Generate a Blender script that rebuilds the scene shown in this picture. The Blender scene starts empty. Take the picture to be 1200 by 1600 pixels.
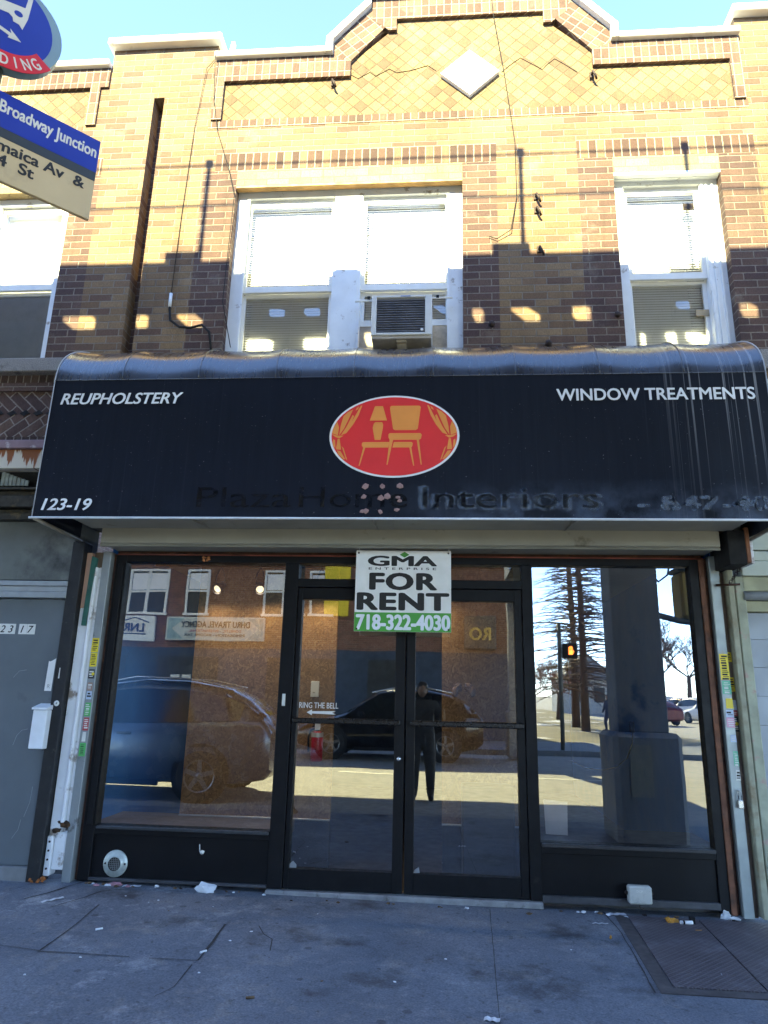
import bpy, bmesh, math, random
from mathutils import Vector, Matrix, Euler
random.seed(7)
SC = bpy.context.scene
COL = SC.collection
R = math.radians

# ------------------------------------------------------------------ camera
CAM = Vector((0.0, -5.4, 1.377))
cd = bpy.data.cameras.new('camera'); cam = bpy.data.objects.new('camera', cd); COL.objects.link(cam)
yaw, pitch, roll = R(-4.55987644), R(14.95401786), R(1.34304326)
f = Vector((math.sin(yaw)*math.cos(pitch), math.cos(yaw)*math.cos(pitch), math.sin(pitch)))
r0 = Vector((math.cos(yaw), -math.sin(yaw), 0)); u0 = r0.cross(f)
rr = math.cos(roll)*r0 + math.sin(roll)*u0; uu = -math.sin(roll)*r0 + math.cos(roll)*u0
M = Matrix((( rr.x, uu.x, -f.x, CAM.x), (rr.y, uu.y, -f.y, CAM.y), (rr.z, uu.z, -f.z, CAM.z), (0, 0, 0, 1)))
cam.matrix_world = M
cd.sensor_fit = 'AUTO'; cd.sensor_width = 36; cd.lens = 1075/1600*36
cd.clip_start = 0.02; cd.clip_end = 2000
SC.camera = cam

# ------------------------------------------------------------------ light
SUN_DIR = Vector((0.22, 1.0, -0.70)).normalized()        # the way the light travels
elev = math.asin(-SUN_DIR.z)
world = bpy.data.worlds.new('World'); SC.world = world; world.use_nodes = True
wt = world.node_tree
bg = wt.nodes['Background']; sky = wt.nodes.new('ShaderNodeTexSky'); sky.sky_type = 'NISHITA'
sky.sun_disc = False; sky.sun_elevation = elev
sky.sun_rotation = math.atan2(-SUN_DIR.x, -SUN_DIR.y)
sky.air_density = 0.6; sky.dust_density = 0.0; sky.ozone_density = 2.2
wt.links.new(sky.outputs[0], bg.inputs[0]); bg.inputs[1].default_value = 0.13
sd = bpy.data.lights.new('sun', 'SUN'); sd.energy = 2.85; sd.angle = R(0.5); sd.color = (1.0, 0.93, 0.52)
so = bpy.data.objects.new('sun', sd); COL.objects.link(so)
so.rotation_euler = SUN_DIR.to_track_quat('-Z', 'Y').to_euler(); so.location = (-5, -30, 30)
SC.view_settings.view_transform = 'Standard'; SC.view_settings.look = 'None'
SC.view_settings.exposure = 3.4; SC.view_settings.gamma = 1.0
SC.cycles.max_bounces = 10; SC.cycles.transparent_max_bounces = 16

# ------------------------------------------------------------------ materials
class NT:
    def __init__(s, name):
        s.m = bpy.data.materials.new(name); s.m.use_nodes = True
        s.t = s.m.node_tree; s.b = s.t.nodes['Principled BSDF']; s.out = s.t.nodes['Material Output']
    def n(s, typ, **kw):
        x = s.t.nodes.new(typ)
        for k, v in kw.items(): setattr(x, k, v)
        return x
    def l(s, a, b): s.t.links.new(a, b)
    def put(s, inp, v):
        if hasattr(v, 'is_output') or isinstance(v, bpy.types.NodeSocket): s.l(v, inp)
        else: inp.default_value = v
    def math(s, op, a, b=None, c=None, clamp=False):
        x = s.n('ShaderNodeMath', operation=op); x.use_clamp = clamp
        s.put(x.inputs[0], a)
        if b is not None: s.put(x.inputs[1], b)
        if c is not None: s.put(x.inputs[2], c)
        return x.outputs[0]
    def mix(s, fac, a, b, mode='MIX'):
        x = s.n('ShaderNodeMix', data_type='RGBA', blend_type=mode)
        s.put(x.inputs[0], fac)
        s.put(x.inputs[6], a if not isinstance(a, tuple) else (*a[:3], 1))
        s.put(x.inputs[7], b if not isinstance(b, tuple) else (*b[:3], 1))
        return x.outputs[2]
    def obj(s):
        return s.n('ShaderNodeTexCoord').outputs['Object']
    def noise(s, vec, scale, detail=4, rough=0.55, dims='3D'):
        x = s.n('ShaderNodeTexNoise'); x.noise_dimensions = dims
        s.put(x.inputs['Vector'], vec); x.inputs['Scale'].default_value = scale
        x.inputs['Detail'].default_value = detail; x.inputs['Roughness'].default_value = rough
        return x.outputs['Fac']
    def mapping(s, vec, scale=(1, 1, 1), rot=(0, 0, 0), loc=(0, 0, 0)):
        x = s.n('ShaderNodeMapping'); s.l(vec, x.inputs['Vector'])
        x.inputs['Scale'].default_value = scale; x.inputs['Rotation'].default_value = rot; x.inputs['Location'].default_value = loc
        return x.outputs[0]
    def ramp(s, fac, stops, interp='LINEAR'):
        x = s.n('ShaderNodeValToRGB'); x.color_ramp.interpolation = interp
        e = x.color_ramp.elements
        while len(e) < len(stops): e.new(0.5)
        for i, (p, c) in enumerate(stops):
            e[i].position = p; e[i].color = (*c[:3], 1) if len(c) == 3 else c
        s.l(fac, x.inputs[0]); return x.outputs[0]
    def maprange(s, v, a, b, c=0.0, d=1.0):
        x = s.n('ShaderNodeMapRange'); s.put(x.inputs[0], v)
        for i, k in enumerate((a, b, c, d)): x.inputs[i+1].default_value = k
        return x.outputs[0]
    def bump(s, h, strength=0.3, dist=0.01):
        x = s.n('ShaderNodeBump'); x.inputs['Strength'].default_value = strength; x.inputs['Distance'].default_value = dist
        s.l(h, x.inputs['Height']); s.l(x.outputs[0], s.b.inputs['Normal'])
    def fin(s, color=None, rough=None, metal=None, spec=None):
        if color is not None: s.put(s.b.inputs['Base Color'], color if not isinstance(color, tuple) else (*color[:3], 1))
        if rough is not None: s.put(s.b.inputs['Roughness'], rough)
        if metal is not None: s.b.inputs['Metallic'].default_value = metal
        if spec is not None: s.b.inputs['Specular IOR Level'].default_value = spec
        return s.m

def paint(name, c, rough=0.5, metal=0.0, var=0.25, scale=6.0, dirt=None, dirt_scale=3.0, dirt_lo=0.55, dirt_hi=0.7, bump=0.0, bscale=60, spec=0.5):
    t = NT(name); o = t.obj()
    n1 = t.noise(o, scale, 5)
    lo = tuple(x*(1-var) for x in c); hi = tuple(min(1, x*(1+var)) for x in c)
    col = t.ramp(n1, [(0.3, lo), (0.7, hi)])
    if dirt is not None:
        n2 = t.noise(t.mapping(o, loc=(3.1, 1.7, 9.2)), dirt_scale, 8, 0.65)
        col = t.mix(t.maprange(n2, dirt_lo, dirt_hi), col, dirt)
    r = t.maprange(t.noise(o, scale*2.3, 4), 0.3, 0.7, max(0.02, rough-0.1), min(1, rough+0.1))
    if bump: t.bump(t.noise(o, bscale, 4), bump, 0.004)
    return t.fin(col, r, metal, spec)

def brick_mat(name, cols, mortar, bw=0.21, rh=0.0698, ms=0.010, offset=0.5, rot=0.0, loc=(0, 0), grime=0.45, xz=True, mort_var=0.2, seed=0.0):
    t = NT(name); o = t.obj()
    sp = t.n('ShaderNodeSeparateXYZ'); t.l(o, sp.inputs[0])
    x = t.math('ADD', sp.outputs[0], sp.outputs[1]); z = sp.outputs[2]
    if rot:
        c, s_ = math.cos(rot), math.sin(rot)
        x, z = (t.math('ADD', t.math('MULTIPLY', x, c), t.math('MULTIPLY', z, s_)),
                t.math('SUBTRACT', t.math('MULTIPLY', z, c), t.math('MULTIPLY', x, s_)))
    x = t.math('ADD', x, loc[0]); z = t.math('ADD', z, loc[1])
    wob = t.math('MULTIPLY', t.math('SUBTRACT', t.noise(o, 22, 2), 0.5), 0.006)
    x = t.math('ADD', x, wob); z = t.math('ADD', z, t.math('MULTIPLY', wob, 0.7))
    v = t.math('DIVIDE', z, rh); row = t.math('FLOOR', v)
    u = t.math('ADD', t.math('DIVIDE', x, bw), t.math('MULTIPLY', t.math('FLOORED_MODULO', row, 2.0), offset))
    colm = t.math('FLOOR', u)
    fu = t.math('FRACT', u); fv = t.math('FRACT', v)
    du = t.math('MULTIPLY', t.math('MINIMUM', fu, t.math('SUBTRACT', 1.0, fu)), bw)
    dv = t.math('MULTIPLY', t.math('MINIMUM', fv, t.math('SUBTRACT', 1.0, fv)), rh)
    d = t.math('MINIMUM', du, dv)
    d = t.math('ADD', d, t.math('MULTIPLY', t.math('SUBTRACT', t.noise(o, 55, 3), .5), ms*.55))
    mask = t.maprange(d, ms*0.30, ms*0.62)
    cx = t.n('ShaderNodeCombineXYZ'); t.l(colm, cx.inputs[0]); t.l(row, cx.inputs[1]); cx.inputs[2].default_value = seed
    wn = t.n('ShaderNodeTexWhiteNoise', noise_dimensions='3D'); t.l(cx.outputs[0], wn.inputs['Vector'])
    k = len(cols)
    bc = t.ramp(wn.outputs['Value'], [(i/k, c) for i, c in enumerate(cols)], 'CONSTANT')
    fine = t.noise(t.mapping(o, scale=(1, 1, 0.35)), 160, 3, 0.7)
    bc = t.mix(0.55, bc, t.mix(t.maprange(fine, 0.35, 0.65), t.mix(1.0, bc, (0.55, 0.52, 0.5), 'MULTIPLY'), t.mix(1.0, bc, (1.35, 1.3, 1.25), 'MULTIPLY')))
    mo = t.mix(t.noise(o, 30, 3), tuple(a*(1-mort_var) for a in mortar), tuple(a*(1+mort_var) for a in mortar))
    col = t.mix(mask, mo, bc)
    if grime:
        g = t.noise(t.mapping(o, scale=(1, 1, 0.35), loc=(2.2, 5.1, 0.3)), 1.6, 7, 0.65)
        col = t.mix(t.math('MULTIPLY', t.maprange(g, 0.5, 0.75), grime), col, (0.03, 0.025, 0.02))
    run = t.noise(t.mapping(o, scale=(5, 5, .22), loc=(7, 1, 2)), 1.5, 6, .65)
    col = t.mix(t.math('MULTIPLY', t.maprange(run, .56, .74), grime*.7), col, (.035, .028, .022))
    pat = t.noise(t.mapping(o, loc=(11, 3, 8)), 2.3, 6, .7)
    col = t.mix(t.math('MULTIPLY', t.maprange(pat, .60, .72), .30), col, (.40, .35, .27))
    h = t.math('ADD', t.math('MULTIPLY', mask, 1.0), t.math('MULTIPLY', fine, 0.35))
    t.bump(h, 0.95, 0.007)
    return t.fin(col, 0.88, 0, 0.25)

def flat(name, c, rough=0.5, metal=0.0, spec=0.5): return paint(name, c, rough, metal, 0.06, 9, spec=spec)
def emis(name, c, s):
    t = NT(name); t.b.inputs['Emission Color'].default_value = (*c, 1); t.b.inputs['Emission Strength'].default_value = s
    return t.fin(c, 0.4)
def glass(name, refl=0.16, tint=(0.80, 0.84, 0.86), dirt=0.0):
    t = NT(name); o = t.obj()
    tr = t.n('ShaderNodeBsdfTransparent'); tr.inputs[0].default_value = (*tint, 1)
    gl = t.n('ShaderNodeBsdfGlossy'); gl.inputs['Roughness'].default_value = 0.0
    fr = t.n('ShaderNodeFresnel'); fr.inputs[0].default_value = 1.5
    fac = t.math('ADD', fr.outputs[0], refl - 0.04, clamp=True)
    wav = t.n('ShaderNodeBump'); wav.inputs['Strength'].default_value = 0.012; wav.inputs['Distance'].default_value = 0.05
    t.l(t.noise(o, 1.6, 1), wav.inputs['Height']); t.l(wav.outputs[0], gl.inputs['Normal'])
    mx = t.n('ShaderNodeMixShader'); t.l(fac, mx.inputs[0]); t.l(tr.outputs[0], mx.inputs[1]); t.l(gl.outputs[0], mx.inputs[2])
    last = mx.outputs[0]
    if dirt:
        df = t.n('ShaderNodeBsdfDiffuse'); df.inputs[0].default_value = (0.6, 0.6, 0.6, 1)
        sp = t.noise(t.mapping(o, scale=(1, 1, 0.25)), 45, 5, 0.7)
        fm = t.math('MULTIPLY', t.maprange(sp, 0.60, 0.74), dirt)
        m2 = t.n('ShaderNodeMixShader'); t.l(fm, m2.inputs[0]); t.l(last, m2.inputs[1]); t.l(df.outputs[0], m2.inputs[2]); last = m2.outputs[0]
    t.l(last, t.out.inputs['Surface'])
    return t.m

# ------------------------------------------------------------------ mesh builder
def root_loc(o):
    v = Vector((0, 0, 0))
    while o is not None: v += o.location; o = o.parent
    return v
class MB:
    def __init__(s): s.v = []; s.f = []; s.sm = []
    def add(s, vs, fs, smooth=False):
        b = len(s.v); s.v += [tuple(p) for p in vs]
        for q in fs: s.f.append(tuple(b+i for i in q)); s.sm.append(smooth)
        return s
    def box(s, x0, x1, y0, y1, z0, z1):
        v = [(x0, y0, z0), (x1, y0, z0), (x1, y1, z0), (x0, y1, z0), (x0, y0, z1), (x1, y0, z1), (x1, y1, z1), (x0, y1, z1)]
        return s.add(v, [(0, 3, 2, 1), (4, 5, 6, 7), (0, 1, 5, 4), (1, 2, 6, 5), (2, 3, 7, 6), (3, 0, 4, 7)])
    def bbox(s, x0, x1, y0, y1, z0, z1, b=0.004):       # box with chamfered edges
        c = Vector(((x0+x1)/2, (y0+y1)/2, (z0+z1)/2)); h = Vector(((x1-x0)/2, (y1-y0)/2, (z1-z0)/2))
        b = min(b, h.x*.8, h.y*.8, h.z*.8)
        bm = bmesh.new(); bmesh.ops.create_cube(bm, size=2)
        for v in bm.verts: v.co = Vector((v.co.x*h.x, v.co.y*h.y, v.co.z*h.z)) + c
        bmesh.ops.bevel(bm, geom=list(bm.edges), offset=b, segments=1, affect='EDGES')
        return s.bm(bm)
    def bm(s, bm, smooth=False):
        bm.verts.index_update(); vs = [tuple(v.co) for v in bm.verts]; fs = [tuple(v.index for v in q.verts) for q in bm.faces]
        bm.free(); return s.add(vs, fs, smooth)
    def pane(s, x0, x1, y, z0, z1):                      # one sheet of glass
        return s.add([(x0, y, z0), (x1, y, z0), (x1, y, z1), (x0, y, z1)], [(0, 1, 2, 3)])
    def prism(s, poly, y0, y1):                          # polygon in x,z extruded along y
        n = len(poly); a = sum(poly[i][0]*poly[(i+1) % n][1]-poly[(i+1) % n][0]*poly[i][1] for i in range(n))
        if a < 0: poly = poly[::-1]
        v = [(p[0], y0, p[1]) for p in poly] + [(p[0], y1, p[1]) for p in poly]
        return s.add(v, [tuple(range(n)), tuple(range(2*n-1, n-1, -1))] + [(i, n+i, n+(i+1) % n, (i+1) % n) for i in range(n)])
    def hex(s, p):                                       # 8 corners
        return s.add(p, [(0, 3, 2, 1), (4, 5, 6, 7), (0, 1, 5, 4), (1, 2, 6, 5), (2, 3, 7, 6), (3, 0, 4, 7)])
    def tube(s, path, r, n=8, cap=True):
        path = [Vector(p) for p in path]; rs = r if isinstance(r, (list, tuple)) else [r]*len(path)
        up = Vector((0, 0, 1)); rings = []; pv = None
        for i, p in enumerate(path):
            d = (path[min(i+1, len(path)-1)] - path[max(i-1, 0)])
            if d.length < 1e-9: d = Vector((0, 0, 1))
            d.normalize()
            if pv is None:
                a = d.cross(up if abs(d.z) < .9 else Vector((1, 0, 0))).normalized()
            else:
                a = (pv - d*pv.dot(d)).normalized()
            pv = a; b = d.cross(a)
            rings.append([p + (a*math.cos(2*math.pi*k/n) + b*math.sin(2*math.pi*k/n))*rs[i] for k in range(n)])
        v = [q for g in rings for q in g]; fs = []
        for i in range(len(path)-1):
            for k in range(n):
                k2 = (k+1) % n; fs.append((i*n+k, i*n+k2, (i+1)*n+k2, (i+1)*n+k))
        s.add(v, fs, n > 4)
        if cap:
            b = len(s.v)-len(v)
            s.f.append(tuple(b+k for k in reversed(range(n)))); s.sm.append(False)
            s.f.append(tuple(b+(len(path)-1)*n+k for k in range(n))); s.sm.append(False)
        return s
    def lathe(s, prof, c, axis='z', n=24):               # prof: (radius, height) list
        vs = []; fs = []
        for (r, h) in prof:
            for k in range(n):
                a = 2*math.pi*k/n; x, y = r*math.cos(a), r*math.sin(a)
                p = {'z': (x, y, h), 'y': (x, h, y), 'x': (h, x, y)}[axis]
                vs.append((c[0]+p[0], c[1]+p[1], c[2]+p[2]))
        for i in range(len(prof)-1):
            for k in range(n):
                k2 = (k+1) % n; q = (i*n+k, i*n+k2, (i+1)*n+k2, (i+1)*n+k)
                fs.append(q if axis != 'y' else q[::-1])
        return s.add(vs, fs, True)
    def blob(s, c, r, sq=(1, 1, 1), amp=0.35, sub=2, seed=0, flat_=False):
        bm = bmesh.new(); bmesh.ops.create_icosphere(bm, subdivisions=sub, radius=1); rnd = random.Random(seed)
        for v in bm.verts:
            k = r*(1+rnd.uniform(-amp, amp)); v.co = Vector((v.co.x*k*sq[0]+c[0], v.co.y*k*sq[1]+c[1], v.co.z*k*sq[2]+c[2]))
        return s.bm(bm, not flat_)
    def xf(s, fn): s.v = [tuple(fn(Vector(p))) for p in s.v]; return s
    def build(s, name, mat, parent=None, smooth=None, loc=None):
        o_ = root_loc(parent) if parent is not None else Vector(loc or (0, 0, 0))
        me = bpy.data.meshes.new(name); me.from_pydata([(p[0]-o_.x, p[1]-o_.y, p[2]-o_.z) for p in s.v], [], s.f)
        me.validate(); me.materials.append(mat)
        for i, p in enumerate(me.polygons): p.use_smooth = (s.sm[i] if smooth is None else smooth) if i < len(s.sm) else False
        o = bpy.data.objects.new(name, me); COL.objects.link(o)
        if parent is not None: o.parent = parent
        else: o.location = o_
        return o

def _each(s, name, mat, parent=None, **k):
    '''one object per connected piece'''
    par = list(range(len(s.v)))
    def find(a):
        while par[a] != a: par[a] = par[par[a]]; a = par[a]
        return a
    for q in s.f:
        for i in q[1:]: par[find(i)] = find(q[0])
    gr = {}
    for i, q in enumerate(s.f): gr.setdefault(find(q[0]), []).append(i)
    out = []
    for idx in gr.values():
        ids = sorted({v for i in idx for v in s.f[i]}); mp = {v: j for j, v in enumerate(ids)}
        m_ = MB(); m_.v = [s.v[v] for v in ids]; m_.f = [tuple(mp[v] for v in s.f[i]) for i in idx]; m_.sm = [s.sm[i] if i < len(s.sm) else False for i in idx]
        out.append(m_.build(name, mat, parent, **k))
    return out
MB.each = _each

def tag(o, label=None, cat=None, group=None, kind=None):
    for k, v in (('label', label), ('category', cat), ('group', group), ('kind', kind)):
        if v: o[k] = v
    return o
def thing(name, label, cat, loc=(0, 0, 0), group=None):
    o = bpy.data.objects.new(name, None); o.empty_display_size = 0.2; COL.objects.link(o); o.location = loc
    return tag(o, label, cat, group)
def copy_tree(o, parent=None):
    c = o.copy(); COL.objects.link(c)
    if parent is not None: c.parent = parent
    for ch in [q for q in bpy.data.objects if q.parent == o]: copy_tree(ch, c)
    return c
def text_mesh(txt, h, w=None, bold=0.0, shear=0.0, ext=0.0015, spacing=1.0, align='LEFT'):
    """letters in local x (right), z (up), thickness along y; h = cap height, w = full width"""
    cu = bpy.data.curves.new('t', 'FONT'); cu.body = txt; cu.size = 1; cu.offset = 0; cu.shear = shear
    cu.extrude = 0; cu.space_character = spacing; cu.resolution_u = 4
    ob = bpy.data.objects.new('t', cu); COL.objects.link(ob)
    dg = bpy.context.evaluated_depsgraph_get(); dg.update()
    me = bpy.data.meshes.new_from_object(ob.evaluated_get(dg))
    vs = [v.co.copy() for v in me.vertices]; fs = [tuple(p.vertices) for p in me.polygons]
    bpy.data.objects.remove(ob); bpy.data.curves.remove(cu); bpy.data.meshes.remove(me)
    x0 = min(v.x for v in vs); x1 = max(v.x for v in vs)
    k = h/0.70; kx = k if w is None else w/(x1-x0)
    mb = MB(); W = (x1-x0)*kx; off = {'LEFT': 0, 'CENTER': W/2, 'RIGHT': W}[align]
    mb.add([((v.x-x0)*kx-off, 0, v.y*k) for v in vs], fs)
    # give it thickness: a second, offset copy so that it is a real thin decal
    if ext:
        n = len(vs); edges = {}
        for q in fs:
            for i in range(len(q)):
                a, b = q[i], q[(i+1) % len(q)]; key = (min(a, b), max(a, b)); edges[key] = edges.get(key, []) + [(a, b)]
        mb.v += [(p[0], p[1]+ext, p[2]) for p in mb.v[:n]]
        for key, l in edges.items():
            if len(l) == 1: a, b = l[0]; mb.f.append((a, a+n, b+n, b)); mb.sm.append(False)
    if bold:                                            # heavier stroke: the outline repeated at small offsets, each layer a hair deeper
        base = (list(mb.v), list(mb.f)); bx = bold*kx*1.0; bz = bold*k*.8
        for i, (dx, dz) in enumerate(((-1, 0), (1, 0), (0, .8), (0, -.8), (-.7, .6), (.7, .6), (-.7, -.6), (.7, -.6))):
            mb.add([(p[0]+dx*bx, p[1]+.00005*(i+1), p[2]+dz*bz) for p in base[0]], base[1])
    return mb
def place_text(mb, fn): return mb.xf(fn)

# ------------------------------------------------------------------ palette
BUFF = [(.235, .156, .088), (.21, .137, .077), (.175, .110, .065), (.255, .173, .098), (.20, .127, .075), (.140, .086, .060), (.225, .150, .081)]
BROWN = [(.118, .073, .058), (.101, .062, .052), (.136, .087, .066), (.088, .055, .050), (.124, .079, .066)]
MORT = (.25, .205, .16)
m_field = brick_mat('buff_brick', BUFF, MORT)
m_border = brick_mat('brown_brick', BROWN, MORT, loc=(0.05, 0.0), seed=3)
m_soldier = brick_mat('soldier_brick', [(.10, .06, .044), (.09, .054, .042), (.20, .13, .08), (.115, .07, .05), (.08, .05, .04)], (.34, .28, .20), bw=.0735, rh=.2, ms=.013, offset=0, loc=(0, -.099), seed=5)
m_header = brick_mat('header_brick', [(.165, .105, .075), (.13, .08, .06), (.19, .125, .085), (.11, .068, .052)], (.31, .25, .18), bw=.0735, rh=.126, ms=.013, offset=0, loc=(0, -.010), seed=8)
m_row = brick_mat('dark_header_brick', [(.13, .08, .058), (.105, .066, .05), (.165, .105, .07)], (.32, .27, .19), bw=.0735, rh=.2, ms=.013, offset=0, loc=(0, -.0), seed=9)
m_diam = brick_mat('diamond_brick', [(.26, .185, .092), (.245, .172, .085), (.275, .20, .10), (.20, .135, .07), (.25, .178, .088), (.16, .105, .062)], (.15, .105, .065), bw=.1, rh=.1, ms=.009, offset=0, rot=R(45), seed=11)
m_slope = {sg: brick_mat('slope_brick', [(.165, .105, .075), (.13, .08, .06), (.19, .125, .085), (.11, .068, .052)], (.31, .25, .18), bw=.0735, rh=.115, ms=.013, offset=0, rot=sg*R(50), seed=13) for sg in (1, -1)}
m_herrU = brick_mat('herringbone_up', BROWN, (.30, .25, .21), bw=.21, rh=.085, ms=.012, rot=R(-42), seed=21)
m_herrD = brick_mat('herringbone_down', BROWN, (.30, .25, .21), bw=.21, rh=.085, ms=.012, rot=R(38), seed=22)
m_darkrow = brick_mat('black_header_brick', [(.07, .045, .04), (.09, .06, .05), (.06, .04, .035)], (.26, .22, .19), bw=.07, rh=.3, ms=.010, offset=0, seed=23)
m_lintel = brick_mat('pale_lintel_brick', [(.32, .25, .145), (.29, .22, .12), (.35, .275, .165)], (.26, .21, .14), bw=.21, rh=.085, ms=.006, loc=(0, -.04), seed=41)
m_coping = paint('painted_coping', (.72, .69, .62), .75, 0, .1, 5, dirt=(.35, .30, .25), dirt_lo=.6, dirt_hi=.75, bump=.25)
m_marble = paint('pale_stone', (.80, .78, .72), .55, 0, .06, 4)
m_granite = paint('granite', (.24, .22, .20), .8, 0, .5, 140, dirt=(.08, .07, .06), dirt_scale=5, bump=.3)
m_white = paint('white_paint', (.78, .80, .80), .5, 0, .06, 7, dirt=(.34, .30, .25), dirt_scale=9, dirt_lo=.61, dirt_hi=.68, bump=.12)
m_sash = paint('sash_paint', (.80, .79, .74), .45, 0, .05, 10, dirt=(.5, .45, .36), dirt_scale=9, dirt_lo=.66, dirt_hi=.78)
m_blind = paint('blind_slats', (.88, .89, .92), .55, 0, .03, 9)
m_pane = glass('window_pane', .10, (.95, .96, .96), .10)
m_shop = glass('shop_glass', .30, (.78, .82, .84), .16)
m_black = paint('black_metal', (.006, .006, .007), .5, .0, .25, 12, dirt=(.03, .028, .025), dirt_scale=9, dirt_lo=.64, dirt_hi=.8, spec=.22)
m_rust = paint('rusty_metal', (.07, .03, .018), .75, .3, .5, 18, dirt=(.16, .07, .03), dirt_scale=10, bump=.3)
m_dark = flat('dark_void', (.012, .012, .012), .9)
m_iron = paint('iron', (.05, .035, .03), .7, .5, .4, 20)
m_conc = None

# ------------------------------------------------------------------ the brick building
Y0 = -0.12; YB = 0.26
BX = (0.30, Y0, 0.0)
bld = thing('brick_building', 'buff brick building with stepped parapet and pale diamond stone above the black awning', 'building', (0.3, 0.2, 0))
def part(mb, name, mat, parent=bld, **k): return mb.build(name, mat, parent, **k)
fld = MB(); brd = MB()
def wall(mb, x0, x1, z0, z1, y=Y0): mb.box(x0, x1, y, YB, z0, z1)
wz0 = 4.10; wz1 = 5.93
wall(fld, -2.67, 3.40, 2.62, wz0)
wall(fld, -2.67, -2.20, wz0, 6.68); wall(fld, 2.80, 3.40, wz0, 6.68)
wall(fld, .53, 1.25, wz0, 6.10)
wall(brd, -2.20, -1.87, wz0, 6.10); wall(brd, .22, .53, wz0, 6.10); wall(brd, 1.25, 1.56, wz0, 6.10); wall(brd, 2.48, 2.80, wz0, 6.10)
lint = MB(); wall(lint, -1.87, .22, wz1, 6.10, Y0-.003); wall(lint, 1.56, 2.48, wz1, 6.10, Y0-.003)
sol = MB(); wall(sol, -2.09, .53, 6.10, 6.30); wall(sol, 1.25, 2.80, 6.10, 6.30)
wall(fld, -2.20, -2.09, 6.10, 6.30); wall(fld, .53, 1.25, 6.10, 6.30)
wall(fld, -2.20, 2.80, 6.30, 6.59)
row = MB(); wall(row, -2.20, 2.80, 6.59, 6.68, Y0-.004)
# piers above the row
wall(fld, -2.67, -2.18, 6.68, 7.595); wall(fld, -2.78, -2.67, 6.985, 7.595)
wall(fld, 2.77, 3.40, 6.68, 7.62)
# groove back
gro = MB(); gro.box(-2.775, -2.67, 0.02, YB, 2.62, 6.985)
part(gro, 'groove_back', m_border)
part(fld, 'brick_wall', m_field); brd.each('window_border', m_border, bld); lint.each('lintel', m_lintel, bld)
sol.each('soldier_course', m_soldier, bld); part(row, 'header_course', m_row)
cx0 = .30
def mir(p): return [(2*cx0-a, b) for a, b in p]
inner = [(-2.08, 6.68), (-2.08, 7.129), (-.845, 7.129), (-.845, 7.307), (-.485, 7.663), (-.407, 7.663), (-.407, 7.80)]
inn = inner + mir(inner)[::-1]
part(MB().prism(inn, Y0+.012, YB), 'diamond_panel', m_diam)
yb = Y0-.022
hb = MB(); hb.box(-2.18, -2.08, yb, YB, 6.68, 7.39); hb.box(-2.08, -1.05, yb, YB, 7.129, 7.39)
hb.prism([(-1.05, 7.129), (-.845, 7.129), (-.845, 7.307), (-1.05, 7.39)], yb, YB)
hb.prism([(-.65, 7.80), (-.407, 7.80), (-.407, 8.06), (-.65, 8.06)], yb, YB)
hb.box(-.407, cx0, yb, YB, 7.80, 8.06)
hb.prism([(-.65, 7.80), (-.52, 7.70), (-.485, 7.663), (-.407, 7.663), (-.407, 7.80)], yb, YB)
h2 = MB(); h2.v = [(2*cx0-x, y, z) for x, y, z in hb.v]; h2.f = [q[::-1] for q in hb.f]; h2.sm = list(hb.sm)
hb.add(h2.v, h2.f); part(hb, 'header_band', m_header)
for sg in (1, -1):
    sl = [(-1.05, 7.39), (-.845, 7.307), (-.52, 7.70), (-.65, 7.80), (-.65, 7.96), (-1.05, 7.52)]
    part(MB().prism(sl if sg > 0 else mir(sl), yb+.002, YB), 'sloped_header_band', m_slope[-sg])
yc = Y0-.075
cp = MB(); cp.bbox(-2.19, -1.085, yc, YB+.06, 7.39, 7.455, .01)
cp.prism([(-1.085, 7.39), (-1.02, 7.39), (-1.02, 7.535), (-.66, 7.955), (-.66, 8.06), (-.56, 8.06), (-.56, 8.12), (-.72, 8.12), (-.72, 7.985), (-1.085, 7.56)], yc, YB+.06)
c2 = MB(); c2.v = [(2*cx0-x, y, z) for x, y, z in cp.v]; c2.f = [q[::-1] for q in cp.f]
cp.add(c2.v, c2.f); cp.box(-.56, 2*cx0+.56, yc, YB+.06, 8.06, 8.12)
part(cp, 'parapet_coping', m_coping)
part(MB().bbox(-3.29, -2.13, Y0-.09, YB+.2, 7.595, 7.675, .012), 'pier_coping', m_coping)
part(MB().bbox(2.735, 3.45, Y0-.09, YB+.2, 7.62, 7.70, .012), 'pier_coping', m_coping)
# diamond stone: raised frame with a sunk centre
dm = MB(); dc = (.297, 7.098); hw, hh = .276, .262
def dia(k): return [(dc[0], dc[1]+hh*k), (dc[0]+hw*k, dc[1]), (dc[0], dc[1]-hh*k), (dc[0]-hw*k, dc[1])]
def ring(mb, a, b, ya, yb_):
    v = [(p[0], ya, p[1]) for p in a] + [(p[0], yb_, p[1]) for p in b]; n = len(a)
    mb.add(v, [(i, n+i, n+(i+1) % n, (i+1) % n) for i in range(n)])
ring(dm, dia(.62), dia(1), Y0-.035, Y0-.03); ring(dm, dia(1), dia(1), Y0-.03, Y0+.05)
ring(dm, dia(.56), dia(.62), Y0-.012, Y0-.035); ring(dm, dia(.10), dia(.56), Y0-.040, Y0-.012)
dm.add([(p[0], Y0-.04, p[1]) for p in dia(.10)], [(3, 2, 1, 0)])
part(dm, 'diamond_stone', m_marble)
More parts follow.
